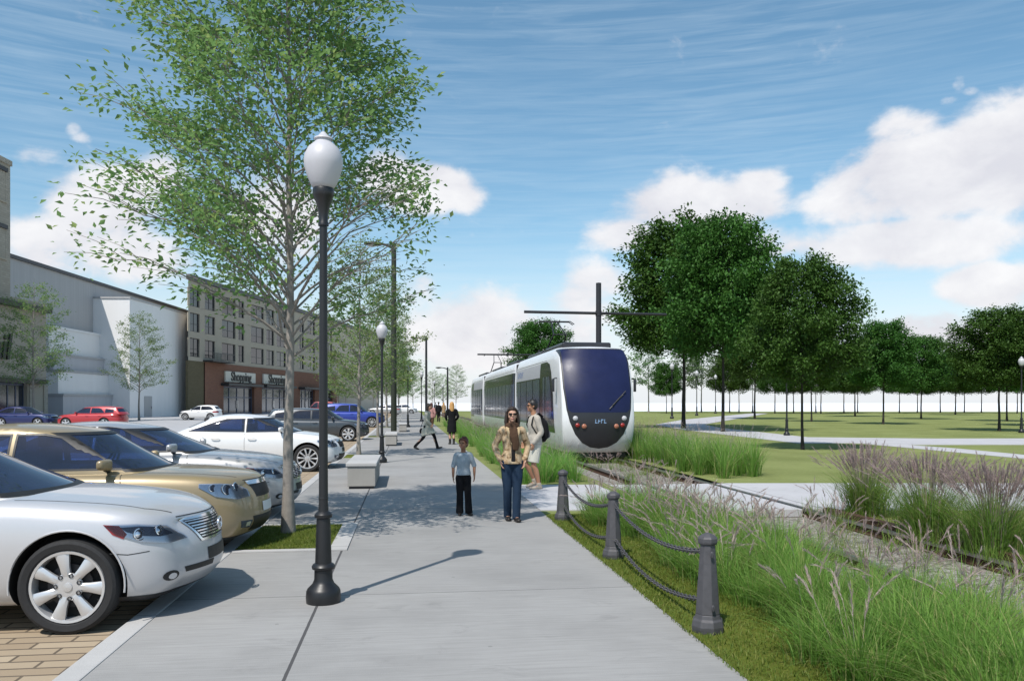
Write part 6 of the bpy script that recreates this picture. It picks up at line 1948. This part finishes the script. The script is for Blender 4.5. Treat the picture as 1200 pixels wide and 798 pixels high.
# his backpack
bp_root = thing('backpack', 'black backpack worn by the man in the beige shirt', 'backpack', p, man_rz, None, 1.78/1.70)
b = MB(); limb(b, [(0, .17, .98), (0, .185, 1.10), (0, .175, 1.25), (0, .13, 1.36)], [(.135, .075), (.15, .085), (.14, .08), (.09, .05)], 16)
link('bag', fuse(b, .010, 'bag', ['cloth_black'], 3), bp_root)
b = MB(); limb(b, [(0, .255, 1.0), (0, .268, 1.06), (0, .26, 1.14)], [(.10, .03), (.11, .035), (.09, .02)], 12); link('pocket', fuse(b, .010, 'pocket', ['cloth_grey'], 2), bp_root)
for s in (-1, 1):
    b = MB(); b.tube([(s*.07, .13, 1.40), (s*.115, .03, 1.465), (s*.12, -.09, 1.39), (s*.13, -.125, 1.25), (s*.16, -.04, 1.10), (s*.12, .12, 1.03)], [(.026, .010)]*6, 8); b.build('strap', 'cloth_black', bp_root, 60)
p = ray(500, 527)
wk = R(72)
person('woman in a pale knee length coat and black leggings striding across the pavement', p, wk, 1.70,
       dict(hip_l=(.08, 0, .88), knee_l=(.08, -.26, .53), ank_l=(.08, -.40, .115), toe_l=(.085, -.55, .10), hip_r=(-.08, 0, .88), knee_r=(-.08, .10, .47), ank_r=(-.08, .42, .14), toe_r=(-.08, .30, .03),
            elb_l=(.23, .12, 1.13), wr_l=(.21, .10, .90), elb_r=(-.23, -.03, 1.12), wr_r=(-.20, -.20, .95), lean=(0, -.05, 0)),
       dict(skin='skin', wear=[coat('cloth_pale', .56, .03), trousers('cloth_black', .96, 0, 0, .062, 1.0, .14, .05), shoes('leather', .25), hair('hair_dark', 'down')]), .012, None, 0, 1.0, True)
hb = thing('handbag', 'dark handbag swinging behind the woman in the pale coat', 'bag', p, wk, None, 1.0)
b = MB(); limb(b, [(.27, .20, .80), (.27, .20, .70), (.27, .20, .60)], [(.03, .13), (.055, .17), (.05, .16)], 14); link('bag', fuse(b, .011, 'bag', ['cloth_dark'], 2), hb)
b = MB(); b.tube([(.27, .09, .82), (.245, .12, 1.0), (.20, .05, 1.43), (.25, .22, 1.05), (.27, .31, .82)], .012, 6); b.build('strap', 'cloth_dark', hb, 60)
p = ray(529.5, 520.5)
person('blonde woman in a black coat walking away from us', p, PI + R(5), 1.76,
       dict(knee_l=(.075, -.05, .49), ank_l=(.07, .0, .085), knee_r=(-.075, .0, .49), ank_r=(-.065, .10, .10), toe_r=(-.07, -.05, .03), elb_l=(.25, .02, 1.13), wr_l=(.20, -.13, 1.0)),
       dict(skin='skin', wear=[coat('cloth_black', .50, .03), trousers('cloth_black', .96, 0, 0, .06, 1.0, .14, .05), shoes('leather', .2), hair('hair_blonde', 'down')]), .012, None, 0, 1.0, True)
p = ray(505.5, 506)
person('person with red brown hair and a pink top walking behind the pale coat', p, PI + R(-20), 1.72,
       dict(knee_l=(.075, -.12, .49), ank_l=(.07, -.14, .09), toe_l=(.07, -.3, .06), knee_r=(-.075, .02, .47), ank_r=(-.07, .24, .13), toe_r=(-.07, .10, .03)),
       dict(skin='skin', wear=[shirt('cloth_pink', .84, 1.0, .014, 'top', .02), trousers('cloth_brown', .96, 0, 0, .064, 1.0, .145, .055), shoes('leather', .2), hair('hair_red', 'down')]), .015, None, 0, 1.0, True)
p = ray(514, 494.5)
person('person in dark clothes far along the pavement, in front of the tan one', p, PI, 1.80,
       dict(knee_l=(.075, -.09, .49), ank_l=(.07, -.1, .09), toe_l=(.07, -.25, .05), ank_r=(-.07, .2, .11), toe_r=(-.07, .05, .03)),
       dict(skin='skin_tan', wear=[shirt('cloth_black', .86, 1.0, .014, 'jacket', .02), trousers('cloth_dark', .98), shoes('leather'), hair('hair_black', 'short')]), .017)
p = ray(520, 489.5)
person('person in a tan coat far along the pavement', p, PI + R(8), 1.76, dict(ank_r=(-.07, .15, .1)),
       dict(skin='skin_tan', wear=[coat('cloth_camel', .55, .02), trousers('cloth_brown', .98), shoes('leather'), hair('hair_blonde', 'down')]), .02)
p = ray(510.5, 486.3)
person('farthest person, a dark figure beside the far globe lamps', p, PI, 1.8, dict(ank_l=(.07, .15, .1)),
       dict(skin='skin_tan', wear=[shirt('cloth_grey', .86, 1.0, .014, 'jacket', .02), trousers('cloth_black', .98), shoes('leather'), hair('hair_dark', 'short')]), .02)
